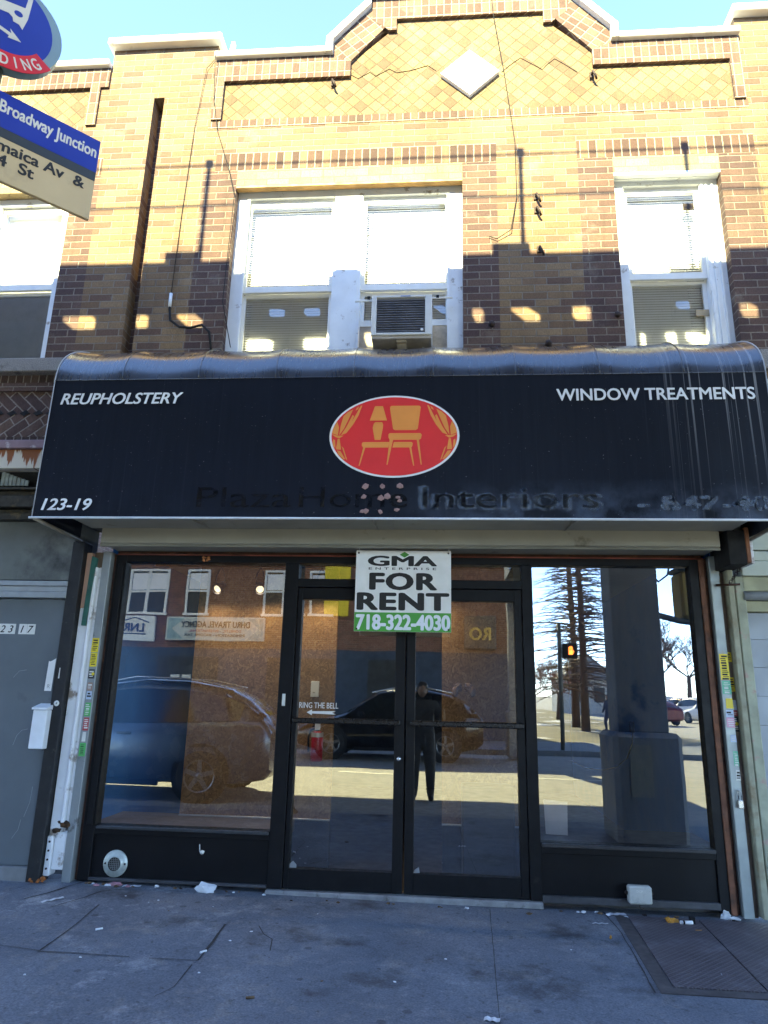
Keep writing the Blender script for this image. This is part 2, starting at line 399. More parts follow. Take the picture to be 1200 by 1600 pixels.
# stepped cracks in the diamond brick
ck = MB()
for pts in ([(-.84, 7.17), (-.77, 7.12), (-.66, 7.19), (-.60, 7.14), (-.47, 7.22), (-.40, 7.17), (-.26, 7.19), (-.10, 7.24), (-.02, 7.17)],
            [(.60, 7.12), (.67, 7.19), (.78, 7.28), (.86, 7.22), (.98, 7.13), (1.02, 7.18), (1.10, 7.25), (1.20, 7.17), (1.30, 7.08)]):
    ck.tube([(x, Y0+.010, z) for x, z in pts], .004, 4)
ck.each('mortar_crack', m_dark, bld)
hk = MB()
for (x, z) in ((-1.01, 7.06), (1.43, 7.02), (.87, 5.70), (.87, 5.56), (.88, 5.16)):
    a = MB(); a.tube([(x, Y0+.01, z), (x, Y0-.05, z), (x+.02, Y0-.055, z-.05), (x+.035, Y0-.03, z-.075)], .011, 6); a.box(x-.02, x+.02, Y0-.012, Y0, z-.03, z+.03)
    part(a, 'wall_hook', m_iron)
cab = MB()
cab.tube([(-2.20, Y0-.01, 7.42), (-2.27, Y0-.02, 7.30), (-2.33, Y0-.012, 6.6), (-2.36, Y0-.01, 5.6), (-2.37, Y0-.012, 4.78)], .0032, 5)
part(cab, 'wall_cable', m_dark)
cab = MB(); cab.tube([(-2.17, Y0-.09, 7.40), (-2.16, Y0-.03, 6.9), (-2.10, Y0-.012, 6.55), (-1.95, Y0-.02, 6.1), (-1.87, Y0-.03, 5.8), (-1.885, Y0-.02, 5.2), (-1.89, Y0-.02, 4.7), (-1.78, Y0-.03, 4.25)], .004, 5)
part(cab, 'wall_cable', m_dark)
cab = MB(); cab.tube([(.50, Y0-.09, 8.1), (.53, Y0-.02, 7.8), (.62, Y0-.01, 7.1), (.70, Y0-.012, 6.3), (.70, Y0-.014, 5.7), (.64, Y0-.03, 5.35), (.52, Y0-.02, 5.27), (.45, Y0-.012, 5.30)], .004, 5)
part(cab, 'wall_cable', m_dark)
cab = MB(); cab.tube([(-2.37, Y0-.012, 4.80), (-2.365, Y0-.02, 4.64), (-2.34, Y0-.035, 4.52), (-2.25, Y0-.04, 4.45), (-2.15, Y0-.04, 4.44), (-2.05, Y0-.035, 4.47), (-1.98, Y0-.03, 4.40), (-1.95, Y0-.02, 4.22)], .011, 6)
part(cab, 'loose_cable', m_dark)
cab = MB(); cab.tube([(-2.37, Y0-.014, 4.80), (-2.366, Y0-.022, 4.66)], .014, 6); part(cab, 'cable_sleeve', m_white)
for (x, z) in ((.46, 4.43), (1.50, 4.50), (.92, 4.24)):
    part(MB().blob((x, Y0-.03, z), .03, (1, 1, 1), .3, 1, int(x*100)), 'wall_bracket', m_iron)

# windows ----------------------------------------------------------
def sash_window(parent, x0, x1, z0, z1, zm, blind=True, raised=None):
    """one double-hung unit inside its casing opening; the meeting rail at zm"""
    w = MB(); t = .035; ys = .005                                # upper sash, outer
    w.box(x0, x0+t, ys, ys+.035, zm-.03, z1); w.box(x1-t, x1, ys, ys+.035, zm-.03, z1)
    w.box(x0+t, x1-t, ys, ys+.035, z1-.06, z1); w.box(x0+t, x1-t, ys, ys+.035, zm-.03, zm+.03)
    up = w.build('sash', m_sash, parent)
    MB().pane(x0+t, x1-t, ys+.016, zm+.03, z1-.06).build('pane', m_pane, up)
    zb = z0 if raised is None else raised
    w = MB(); ys = .044
    top = zm-.035 if raised is None else zm-.035
    w.box(x0, x0+t, ys, ys+.035, zb, top); w.box(x1-t, x1, ys, ys+.035, zb, top)
    w.box(x0+t, x1-t, ys, ys+.035, zb, zb+.06); w.box(x0+t, x1-t, ys, ys+.035, top-.03, top)
    lo = w.build('sash', m_sash, parent)
    MB().pane(x0+t, x1-t, ys+.016, zb+.06, top-.03).build('pane', m_pane, lo)
    if blind:
        b = MB(); z = z0+.03 if raised is None else raised+.03
        while z < z1-.02:
            b.add([(x0+.01, .084, z-.012), (x1-.01, .084, z-.012), (x1-.01, .093, z+.0135), (x0+.01, .093, z+.0135)], [(0, 1, 2, 3)]); z += .0245
        b.tube([((x0*.45+x1*.55), .081, z0), ((x0*.45+x1*.55), .081, z1)], .0015, 4)
        b.build('blind', m_blind, parent)
def casing(mb, x0, x1, z0, z1, wl, wr, wt, y0=-.03, y1=.09):
    mb.box(x0, x0+wl, y0, y1, z0, z1); mb.box(x1-wr, x1, y0, y1, z0, z1); mb.box(x0+wl, x1-wr, y0, y1, z1-wt, z1)
win_main = MB(); casing(win_main, -1.87, .22, wz0, wz1, .095, .115, .075)
win_main.box(-.945, -.69, -.035, .09, wz0, wz1-.075)
win_main.box(-.915, -.72, -.043, -.035, wz0, wz1-.09)
for x in (-1.765, .095): win_main.box(x-.012, x+.012, -.038, -.03, wz0, wz1-.09)
wm = win_main.build('double_window', m_white, bld)
sash_window(wm, -1.775, -.945, wz0, wz1-.075, 4.91)
sash_window(wm, -.69, .105, wz0, wz1-.075, 4.91, raised=4.54)
# boards and scraps beside the air conditioner
MB().box(-.69, -.53, .05, .07, wz0, 4.54).build('filler_board', paint('filler', (.45, .38, .30), .8, 0, .2, 8), wm)
MB().box(-.05, .105, .05, .07, wz0, 4.54).build('filler_board', paint('filler_card', (.50, .41, .30), .8, 0, .3, 14, dirt=(.7, .68, .62), dirt_scale=9), wm)
MB().tube([(-.72, -.095, 4.705), (-.3, -.10, 4.72), (.13, -.095, 4.725)], .009, 6).build('security_bar', m_sash, wm)
for x in (-.60, .0):
    MB().box(x-.012, x+.012, -.108, -.092, 4.72, 4.745).build('bar_clip', m_dark, wm)
wr = MB(); casing(wr, 1.56, 2.48, wz0, wz1, .10, .155, .07)
wr.box(1.56, 2.48, -.07, -.03, wz1-.03, wz1); 
for x in (2.34, 2.38, 2.43): wr.box(x-.008, x+.008, -.04, -.03, wz0, wz1-.08)
wrr = wr.build('single_window', m_white, bld)
sash_window(wrr, 1.66, 2.325, wz0, wz1-.07, 4.955)
MB().box(2.18, 2.27, -.004, .004, 5.62, 5.68).build('window_latch', m_iron, wrr)
MB().box(2.21, 2.32, .036, .043, 4.58, 4.64).build('tape', paint('tape', (.35, .27, .16), .6), wrr)
sills = MB(); sills.box(-1.95, .30, Y0-.06, .2, 4.02, wz0); sills.box(1.50, 2.56, Y0-.06, .2, 4.02, wz0)
sills.each('window_sill', m_granite, bld)
stn = MB(); stn.box(2.60, 3.40, Y0-.05, Y0, 3.98, 4.15); part(stn, 'stone_band', m_granite)
room = MB(); room.box(-2.1, 2.7, 1.4, 1.45, 4.0, 6.1); part(room, 'inner_wall', flat('plaster', (.5, .48, .44), .9))
part(MB().box(-1.87, .22, Y0-.002, Y0+.06, 5.905, 5.929), 'lintel_strip', paint('lintel_bounce_orange', (.30, .17, .06), .6, .1, .3, 6))  # orange bounce light under the lintel, put into the strip's colour
part(MB().box(1.56, 2.48, Y0-.002, Y0+.06, 5.905, 5.929), 'lintel_strip', m_white)
rf = MB(); rf.box(-2.6, 3.35, .27, 9, 6.75, 6.85); part(rf, 'roof', flat('roof_tar', (.05, .05, .05), .9))
sw = MB(); sw.box(-2.775, -2.72, .27, 9, 2.7, 7.3); sw.box(3.36, 3.42, .27, 9, 2.7, 7.3); sw.box(-2.72, 3.36, 8.9, 9, 2.7, 7.3); sw.each('side_wall', m_border, bld)

# ------------------------------------------------------------------ left neighbour
nb = thing('neighbour_building', 'brick building at the left edge with grey steel door and herringbone brick band', 'building', (-4.5, 0.2, 0))
LX = -6.5
f2 = MB(); b2 = MB()
wall(f2, -3.20, -2.775, 4.15, 6.985); wall(f2, -3.25, -2.78, 6.985, 7.595)
wall(b2, -3.46, -3.20, 4.15, 6.10); wall(f2, -3.46, -3.20, 6.30, 6.985)
wall(f2, LX, -3.46, 6.30, 6.59); wall(f2, LX, -5.30, 4.15, 6.30)
l2 = MB(); wall(l2, -5.30, -3.46, wz1, 6.10, Y0-.003)
s2 = MB(); wall(s2, -5.30, -3.20, 6.10, 6.30)
r2 = MB(); wall(r2, LX, -3.46, 6.59, 6.68, Y0-.004)
hb2 = MB(); hb2.box(LX, -3.25, yb, YB, 7.129, 7.36); hb2.box(-3.43, -3.33, yb, YB, 6.68, 7.129)
f2.box(-3.33, -3.25, Y0, YB, 6.985, 7.129)
f2.box(-3.33, -3.20, Y0+.001, YB, 6.68, 6.985)
part(f2, 'brick_wall', m_field, nb); b2.each('window_border', m_border, nb); part(l2, 'lintel', m_lintel, nb); part(s2, 'soldier_course', m_soldier, nb); part(r2, 'header_course', m_row, nb)
hb2.each('header_band', m_header, nb)
part(MB().box(LX, -3.43, Y0+.012, YB, 6.68, 7.129), 'diamond_panel', m_diam, nb)
part(MB().bbox(LX, -3.255, yc, YB+.06, 7.36, 7.43, .01), 'parapet_coping', m_coping, nb)
wl = MB(); casing(wl, -5.30, -3.46, 4.16, wz1, .1, .10, .07); wl.box(-4.42, -4.20, -.035, .09, 4.16, wz1-.07)
wlo = wl.build('double_window', m_white, nb)
sash_window(wlo, -4.20, -3.56, 4.16, wz1-.07, 4.99, blind=False); MB().box(-4.19, -3.57, .084, .09, 4.93, 5.86).build('shade', m_blind, wlo); sash_window(wlo, -5.20, -4.42, 4.16, wz1-.07, 4.99)
MB().box(-5.3, -3.2, 1.6, 1.65, 4, 6).build('inner_wall', flat('room_wall', (.28, .26, .23), .9), wlo)
part(MB().bbox(LX, -2.80, Y0-.08, YB, 4.025, 4.155, .008), 'stone_sill', m_granite, nb)
part(MB().box(LX, -2.78, Y0, YB, 3.945, 4.025), 'black_header_course', m_darkrow, nb)
part(MB().box(LX, -2.78, Y0-.02, YB, 3.868, 3.945), 'ledge_course', m_border, nb)
part(MB().box(LX, -2.78, Y0+.004, YB, 3.655, 3.868), 'herringbone_band', m_herrU, nb)
part(MB().box(LX, -2.78, Y0+.004, YB, 3.445, 3.655), 'herringbone_band', m_herrD, nb)
blk = MB(); x = -4.5
while x < -2.8:
    blk.prism([(x-.045, 3.665), (x-.01, 3.64), (x+.045, 3.665), (x+.012, 3.695)], Y0-.004, Y0+.02); x += .118
part(blk, 'dark_inset_bricks', m_dark, nb)
part(MB().box(LX, -2.78, Y0-.01, YB, 3.372, 3.445), 'black_header_course', m_darkrow, nb)
m_purple = paint('faded_purple_paint', (.28, .19, .21), .7, 0, .15, 10, dirt=(.55, .48, .48), dirt_scale=9, dirt_lo=.58, dirt_hi=.66)
part(MB().bbox(LX, -2.78, -.26, YB, 3.295, 3.370, .006), 'flashing', m_purple, nb)
t = NT('rust_streaked_white'); o_ = t.obj()
nz = t.noise(t.mapping(o_, scale=(9, 1, 1.2)), 2.2, 5, .6)
sp = t.n('ShaderNodeSeparateXYZ'); t.l(o_, sp.inputs[0])
hgt = t.maprange(sp.outputs[2], 3.12, 3.29, .02, .30)
k = t.maprange(t.math('SUBTRACT', nz, hgt), .30, .36)
m_ruststreak = t.fin(t.mix(k, (.28, .095, .03), (.72, .66, .55)), .75)
part(MB().bbox(LX, -2.78, -.24, YB, 3.125, 3.290, .004), 'shutter_box', m_ruststreak, nb)
part(MB().box(LX, -2.78, -.14, YB, 2.975, 3.125), 'box_recess', m_dark, nb)
cor = MB()
for i in range(7): cor.bbox(-3.62+i*.035, -3.59+i*.035, -.19, -.17, 2.99-.0*i, 3.11-.012*i, .004)
for i in range(4): cor.bbox(-3.22+i*.04, -3.19+i*.04, -.19, -.17, 3.05-.012*i, 3.12, .004)
cor.each('corrugated_strip', paint('galv', (.30, .33, .30), .55, .3, .3, 15), nb)
mo = MB()
for z0, z1, y in ((2.955, 2.975, -.20), (2.90, 2.95, -.16), (2.80, 2.895, -.22), (2.765, 2.795, -.15), (2.70, 2.76, -.19)): mo.bbox(LX, -2.78, y, YB, z0, z1, .004)
part(mo, 'shutter_housing', paint('grimy_metal', (.045, .04, .03), .6, .3, .5, 16, dirt=(.18, .13, .06), dirt_scale=6), nb)
m_grayp = paint('grey_panel_paint', (.120, .138, .150), .6, 0, .10, 3, dirt=(.06, .065, .07), dirt_scale=3.5, dirt_lo=.6, dirt_hi=.8, bump=.05)
m_oldpanel = paint('sooty_panel_paint', (.15, .16, .145), .7, 0, .2, 2.2, dirt=(.035, .035, .035), dirt_scale=1.7, dirt_lo=.50, dirt_hi=.68)
part(MB().bbox(LX, -2.94, -.12, YB, 2.215, 2.70, .004), 'transom_panel', m_oldpanel, nb)
tr = MB()
for z0, z1, y in ((2.165, 2.205, -.15), (2.12, 2.163, -.14), (2.07, 2.118, -.15)): tr.bbox(LX, -2.94, y, YB, z0, z1, .004)
part(tr, 'door_header', paint('pale_metal', (.33, .35, .36), .5, .2, .1, 9), nb)
dr = part(MB().bbox(-3.95, -2.945, -.095, -.05, .12, 2.065, .004), 'steel_door', m_grayp, nb)
for pts in ([(-3.22, .95), (-3.20, 1.02), (-3.165, 1.06), (-3.12, 1.07)], [(-3.05, .45), (-3.02, .55), (-3.015, .66)], [(-3.30, 1.45), (-3.26, 1.50), (-3.20, 1.51)], [(-3.12, .30), (-3.08, .36), (-3.07, .43)]):
    MB().tube([(x, -.0955, z) for x, z in pts], .0016, 4).build('scratch', flat('scratch_grey', (.30, .32, .33), .6), dr)
part(MB().box(LX, -3.95, -.10, YB, 0.0, 2.07), 'shutter_wall', m_grayp, nb)
part(MB().bbox(-3.95, -2.945, -.13, YB, -.02, .118, .004), 'door_sill', paint('sill_conc', (.20, .20, .20), .85), nb)
part(MB().box(-3.95, -2.945, -.05, YB, .118, 2.07), 'door_back', m_dark, nb)
m_paper = flat('white_sticker', (.72, .71, .66), .6)
m_ink = flat('black_ink', (.015, .015, .015), .6)
for ch, x in (('1', -3.512), ('2', -3.445), ('3', -3.378), ('1', -3.283), ('7', -3.214)):
    st = MB().box(x-.033, x+.033, -.0985, -.0955, 1.785, 1.865).build('number_tile', m_paper, nb)
    tm = text_mesh(ch, .056, None, .012, .25, .001, 1, 'CENTER'); place_text(tm, lambda p, x=x: (p.x+x-.004, p.y-.1000, p.z+1.797)); tm.build('numeral', m_ink, st)
part(MB().box(LX, LX+.1, .0, 9, 0, 7.3), 'side_wall', m_border, nb)

# ------------------------------------------------------------------ right neighbour shutter front
rn = thing('neighbour_shopfront', 'pale green painted fascia above a closed grey steel shutter at the right edge', 'shopfront', (3.0, 0.2, 0))
m_green = paint('pale_green_paint', (.42, .44, .355), .65, 0, .10, 3, dirt=(.22, .22, .16), dirt_scale=4, dirt_lo=.58, dirt_hi=.72)
part(MB().bbox(2.255, 4.6, -.14, YB, 2.50, 3.9, .004), 'fascia', m_green, rn)
part(MB().bbox(2.255, 4.6, -.145, YB, 2.415, 2.488, .004), 'fascia_board', m_green, rn)
part(MB().bbox(2.265, 4.6, -.16, YB, 2.30, 2.41, .004), 'fascia_board', m_green, rn)
yl = paint('stained_yellow_green', (.34, .33, .20), .65, 0, .2, 5)
part(MB().bbox(2.27, 4.6, -.13, YB, 2.19, 2.298, .004), 'lower_fascia', yl, rn)
part(MB().tube([(2.27, -.12, 2.155), (4.6, -.12, 2.155)], .034, 10), 'shutter_roll', paint('galv2', (.34, .36, .37), .45, .4), rn)
part(MB().bbox(2.27, 4.6, -.11, YB, 2.04, 2.118, .004), 'head_rail', yl, rn)
sh = MB(); z = 0.02
while z < 2.04: sh.box(2.285, 4.6, -.06, -.03, z, min(2.035, z+.20)); z += .2025
part(sh, 'roller_shutter', paint('shutter_grey', (.27, .29, .31), .55, .2, .08, 3, dirt=(.14, .15, .16), dirt_scale=5, dirt_lo=.62), rn)
part(MB().box(2.285, 4.6, -.02, .0, 0, 2.3), 'shutter_backing', m_dark, rn)  # sheet added to stop light leaking between the slats
jm = MB(); jm.bbox(2.215, 2.285, -.13, .0, 0, 2.30, .006)
part(jm, 'green_post', paint('flaking_green_paint', (.34, .35, .25), .75, 0, .25, 7, dirt=(.42, .30, .24), dirt_scale=8, dirt_lo=.56, dirt_hi=.62, bump=.4, bscale=30), rn)
part(MB().bbox(2.165, 2.207, -.135, .0, 0, 2.36, .005), 'yellow_post', paint('flaking_yellow_paint', (.34, .33, .23), .75, 0, .2, 8, dirt=(.25, .20, .12), dirt_scale=6), rn)
kb = MB().lathe([(.0, -.10), (.018, -.10), (.02, -.085), (.02, -.06), (.026, -.058), (.026, -.05)], (2.27, -.02, .99), 'y', 14)
part(kb, 'lock_knob', paint('brass', (.35, .25, .10), .35, .8), rn)
part(MB().box(3.40, 4.6, Y0, YB, 3.9, 7.4), 'brick_wall', m_field, rn)

# ------------------------------------------------------------------ ground
def ground_mat():
    t = NT('sidewalk_concrete'); o = t.obj()
    a = t.noise(o, 1.3, 8, .62); b = t.noise(t.mapping(o, loc=(4, 2, 7)), 5.5, 8, .68); c = t.noise(o, 90, 4, .7)
    col = t.ramp(a, [(.28, (.096, .109, .132)), (.52, (.136, .152, .180)), (.75, (.182, .198, .222))])
    col = t.mix(t.maprange(b, .54, .68), col, (.19, .19, .193))
    b2 = t.noise(t.mapping(o, loc=(9, 5, 1)), 3.2, 9, .7)
    sp_x = t.n('ShaderNodeSeparateXYZ'); t.l(o, sp_x.inputs[0])
    col = t.mix(t.math('MULTIPLY', t.maprange(b2, .555, .66), t.maprange(sp_x.outputs[0], -1.0, -1.9, .22, .85)), col, (.33, .34, .35))
    b4 = t.noise(t.mapping(o, loc=(3, 8, 2)), 17, 6, .7); col = t.mix(t.math('MULTIPLY', t.maprange(b4, .56, .68), .5), col, (.24, .245, .25))
    b5 = t.noise(t.mapping(o, loc=(6, 2, 12)), 24, 5, .7); col = t.mix(t.math('MULTIPLY', t.maprange(b5, .58, .68), .6), col, (.045, .043, .045))
    b3 = t.noise(t.mapping(o, loc=(1, 15, 3)), 2.2, 8, .66)
    col = t.mix(t.math('MULTIPLY', t.maprange(b3, .54, .68), .8), col, (.040, .038, .040))
    v = t.n('ShaderNodeTexVoronoi'); v.feature = 'F1'; v.inputs['Scale'].default_value = 6.5; t.l(o, v.inputs['Vector'])
    gum = t.math('LESS_THAN', v.outputs['Distance'], t.math('MULTIPLY', t.noise(o, 2.0, 1), .30))
    gum = t.math('MULTIPLY', gum, t.math('GREATER_THAN', t.noise(o, 3.0, 1), .56))
    col = t.mix(t.math('MULTIPLY', gum, .45), col, (.025, .025, .027))
    col = t.mix(.5, col, t.mix(1.0, col, t.ramp(c, [(.32, (.35, .35, .35)), (.68, (1.75, 1.75, 1.75))]), 'MULTIPLY'))
    h = t.math('ADD', t.math('MULTIPLY', c, .5), t.math('MULTIPLY', b, .6)); t.bump(h, .45, .006)
    return t.fin(col, .82, 0, .35)
m_side = ground_mat()
m_asph = paint('road_concrete', (.29, .28, .26), .9, 0, .2, 5, dirt=(.20, .19, .18), dirt_scale=2, bump=.4, bscale=120)
m_kerb = paint('kerb_stone', (.24, .235, .22), .85, 0, .15, 8)
m_line = paint('road_paint', (.6, .58, .5), .7, 0, .15, 14)
m_grass = paint('dry_ground', (.13, .11, .06), .95, 0, .4, .8, dirt=(.60, .62, .66), dirt_scale=.25, dirt_lo=.58, dirt_hi=.62)
KY = -3.75
gm = MB()
N = 60
def gz(x, y): return 0.022 - 0.0105*(x+2.6) if y > -.25 else (0.022 - 0.0105*(x+2.6))*max(0, (y+3.6)/3.35)
xs = [-40, -20, -10, -6] + [-4+.25*i for i in range(33)] + [6, 10, 14]
ys = [.12, 0, -.12, -.25] + [-.5-.25*i for i in range(13)]
for y in ys:
    for x in xs: gm.v.append((x, y, max(-.03, min(.04, gz(x, y)))))
W = len(xs)
for j in range(len(ys)-1):
    for i in range(W-1): gm.f.append((j*W+i, (j+1)*W+i, (j+1)*W+i+1, j*W+i+1)); gm.sm.append(True)
tag(gm.build('sidewalk', m_side), kind='structure')
sk = MB()
kz = -.006
sk.box(-40, 14.15, KY, ys[-1], -.20, kz); sk.box(14.0, 14.15, ys[-1], 12, -.2, -.006)
tag(sk.build('kerb', m_kerb), kind='structure')
tag(MB().box(-40, 14, .13, 12, -.2, -.03).build('subfloor', m_dark), kind='structure')
gd = MB()
def terr(x, y): return -.15 if y > -26 else -.15 + (-y-26)*.012
gx = [-600, -120, -60, -40, -20, 0, 14.15, 30, 60, 120, 600]; gy = [60, 0, KY+.02, -15.2, -26, -40, -60, -100, -600]
for y in gy:
    for x in gx: gd.v.append((x, y, terr(x, y)-.0 if y > -300 else 3.5))
for j in range(len(gy)-1):
    for i in range(len(gx)-1): gd.f.append((j*len(gx)+i, (j+1)*len(gx)+i, (j+1)*len(gx)+i+1, j*len(gx)+i+1)); gd.sm.append(False)
tag(gd.build('road', m_asph), kind='structure')
fs = MB(); fs.box(-40, 12.0, -19.3, -15.2, -.2, -.01); tag(fs.build('far_pavement', m_side), kind='structure')
def strip(mb, x0, x1, y0, y1, lift):
    rows = [y0 + (y1-y0)*i/12 for i in range(13)]
    v = []
    for y in rows: v += [(x0, y, terr(x0, y)+lift), (x1, y, terr(x1, y)+lift)]
    mb.add(v, [(2*i+1, 2*i, 2*i+2, 2*i+3) for i in range(12)])
lot = MB(); strip(lot, 3.2, 11.0, -19.3, -70, .02); tag(lot.build('vacant_lot', m_grass), kind='structure')
fp = MB(); strip(fp, 11.0, 12.6, -19.3, -70, .024); tag(fp.build('side_pavement', m_kerb), kind='structure')
ln = MB()
for x in [-30+4*i for i in range(26)]: ln.box(x, x+1.6, -9.55, -9.43, -.149, -.144)
tag(ln.build('lane_marking', m_line), kind='structure')

# sidewalk joints and cracks: shallow dark grooves
def crack(pts, w, name='pavement_crack'):
    mb = MB(); n = len(pts)
    for i in range(n-1):
        a = Vector((*pts[i], 0)); b = Vector((*pts[i+1], 0)); d = (b-a).normalized(); p = Vector((-d.y, d.x, 0))*w
        k = max(1, int((b-a).length/.12))
        q0 = a
        for j in range(1, k+1):
            q1 = a.lerp(b, j/k) + (Vector((random.uniform(-1, 1), random.uniform(-1, 1), 0))*w*.8 if j < k else Vector((0, 0, 0)))
            ww = random.uniform(.6, 1.3)
            vv = []
            for q, s in ((q0, -1), (q1, -1), (q1, 1), (q0, 1)):
                r = q+p*s*ww; vv.append((r.x, r.y, max(-.03, min(.04, gz(r.x, r.y)))+.004))
            mb.add(vv, [(0, 1, 2, 3)]); q0 = q1
    o = mb.build(name, m_crack); tag(o, kind='structure'); return o
m_crack = flat('crack_dirt', (.035, .034, .034), .95)

for pts, w in (([(.365, -.16), (.34, -.69), (.31, -1.29), (.28, -1.9), (.24, -3.4)], .0022), ([(-3.2, -1.28), (-2.37, -1.33), (-2.12, -1.37)], .003),
               ([(-2.12, -1.37), (-2.14, -1.0), (-2.19, -.55)], .004), ([(-2.13, -1.38), (-1.94, -1.37), (-1.62, -1.375)], .004),
               ([(-1.51, -1.38), (-1.25, -1.37)], .003), ([(-1.25, -1.37), (-1.27, -.95), (-1.28, -.78)], .007),
               ([(-1.26, -1.43), (-1.25, -1.71), (-1.30, -1.83)], .003), ([(-2.16, -.17), (-2.32, -.26), (-2.36, -.42), (-2.46, -.66)], .006),
               ([(-2.55, -.06), (-2.64, -.36), (-2.72, -.52)], .006), ([(-1.07, -.78), (-1.01, -.91), (-.94, -.99), (-.91, -1.17)], .004),
               ([(1.14, -.06), (1.15, -.5), (1.08, -1.42)], .004)):
    crack(pts, w)

# ------------------------------------------------------------------ cellar hatch
def hatch_mat():
    t = NT('diamond_plate'); o = t.obj()
    m = t.mapping(o, scale=(1, 1, 1), rot=(0, 0, R(45)))
    sp = t.n('ShaderNodeSeparateXYZ'); t.l(m, sp.inputs[0])
    def wv(x, k): return t.math('ABSOLUTE', t.math('SINE', t.math('MULTIPLY', x, k)))
    a = wv(sp.outputs[0], 110); b = wv(sp.outputs[1], 110)
    h = t.math('MAXIMUM', t.maprange(a, .90, .97), t.maprange(b, .90, .97))
    n = t.noise(o, 3.5, 7, .65)
    col = t.ramp(n, [(.3, (.07, .055, .062)), (.55, (.12, .10, .11)), (.72, (.22, .22, .24))])
    col = t.mix(t.math('MULTIPLY', h, .35), col, (.25, .24, .25))
    t.bump(h, .8, .006)
    return t.fin(col, .6, .35)
m_hatch = hatch_mat()
ht = thing('cellar_hatch', 'pair of worn diamond plate steel cellar doors set flush in the sidewalk at right', 'cellar hatch', (1.9, -.8, 0))
def hq(x, y, l=0): return (x - .085*(-y-.15)/1.2, y, max(-.03, min(.04, gz(x, y)))+l)
def slab(x0, x1, y0, y1, z0, z1):
    return [hq(x0, y0, z0), hq(x1, y0, z0), hq(x1, y1, z0), hq(x0, y1, z0), hq(x0, y0, z1), hq(x1, y0, z1), hq(x1, y1, z1), hq(x0, y1, z1)]
fr = MB(); fr.hex(slab(1.20, 1.275, -1.42, -.13, -.03, .006)); fr.hex(slab(1.275, 2.9, -1.42, -1.345, -.03, .006)); fr.build('hatch_frame', paint('hatch_frame_steel', (.10, .09, .09), .7, .3, .3, 9), ht)
MB().hex(slab(1.282, 1.735, -1.338, -.13, -.03, .0095)).build('hatch_leaf', m_hatch, ht)
MB().hex(slab(1.745, 2.9, -1.338, -.13, -.03, .0095)).build('hatch_leaf', m_hatch, ht)

# ------------------------------------------------------------------ shopfront
sf = thing('shopfront', 'black metal framed shopfront with two display windows and double glass doors', 'shopfront', (-.27, 0, 0))
def sp_(mb, name, mat, parent=sf, **k): return mb.build(name, mat, parent, **k)
FY0, FY1 = -.05, .05
fr = MB()
def fb(x0, x1, z0, z1, y0=FY0, y1=FY1, b=.003): fr.bbox(x0, x1, y0, y1, z0, z1, b)
fb(-2.61, -2.52, .03, 2.44); fb(1.925, 2.03, .00, 2.44)           # outer posts
fb(-2.52, 1.925, 2.385, 2.44)                                      # head
fb(-1.205, -1.095, .03, 2.385); fb(.655, .735, .0, 2.385)          # mullions
fb(-2.52, -1.205, .345, .405); fb(.735, 1.925, .335, .405)         # sills
fb(-1.095, .655, 2.195, 2.262)                                     # transom bar
fb(-2.58, -2.535, .405, 2.37, -.065, -.05)
sp_(fr, 'frame', m_black)
inn_ = MB()
for z in (.385,): pass
MB().bbox(-2.50, -1.21, -.075, -.05, .385, .405, .003).build('sill_nosing', paint('worn_sill', (.05, .055, .06), .4, .3, .2, 20), sf)
MB().bbox(.74, 1.92, -.075, -.05, .378, .403, .003).build('sill_nosing', paint('worn_sill2', (.04, .04, .043), .4, .3, .2, 20), sf)
MB().pane(-2.52, -1.205, 0, .405, 2.385).build('display_pane', m_shop, sf)
MB().pane(.735, 1.925, 0, .405, 2.385).build('display_pane', m_shop, sf)
MB().pane(-1.095, .655, 0, 2.262, 2.385).build('transom_pane', m_shop, sf)
bk = MB(); bk.bbox(-2.52, -1.205, -.03, .03, .04, .345, .003); bk.bbox(.735, 1.925, -.03, .03, .03, .335, .003)
bk.each('bulkhead', paint('bulkhead_black', (.005, .005, .006), .5, 0, .3, 4, dirt=(.02, .018, .018), dirt_scale=5, dirt_lo=.64, dirt_hi=.85, spec=.22), sf)
ks = MB(); ks.bbox(.735, 1.925, -.06, -.03, .025, .07, .003); ks.bbox(-2.52, -1.205, -.06, -.03, .035, .055, .003); ks.each('kick_strip', paint('kick_strip_metal', (.07, .07, .075), .5, .3, .3, 9), sf)
MB().tube([(-1.72, -.033, .30), (-1.715, -.036, .26)], .004, 5).build('paint_scratch', m_paper, sf)
MB().blob((-1.70, -.032, .245), .022, (1, .15, 1.1), .6, 1, 4).build('paint_scratch', m_paper, sf)
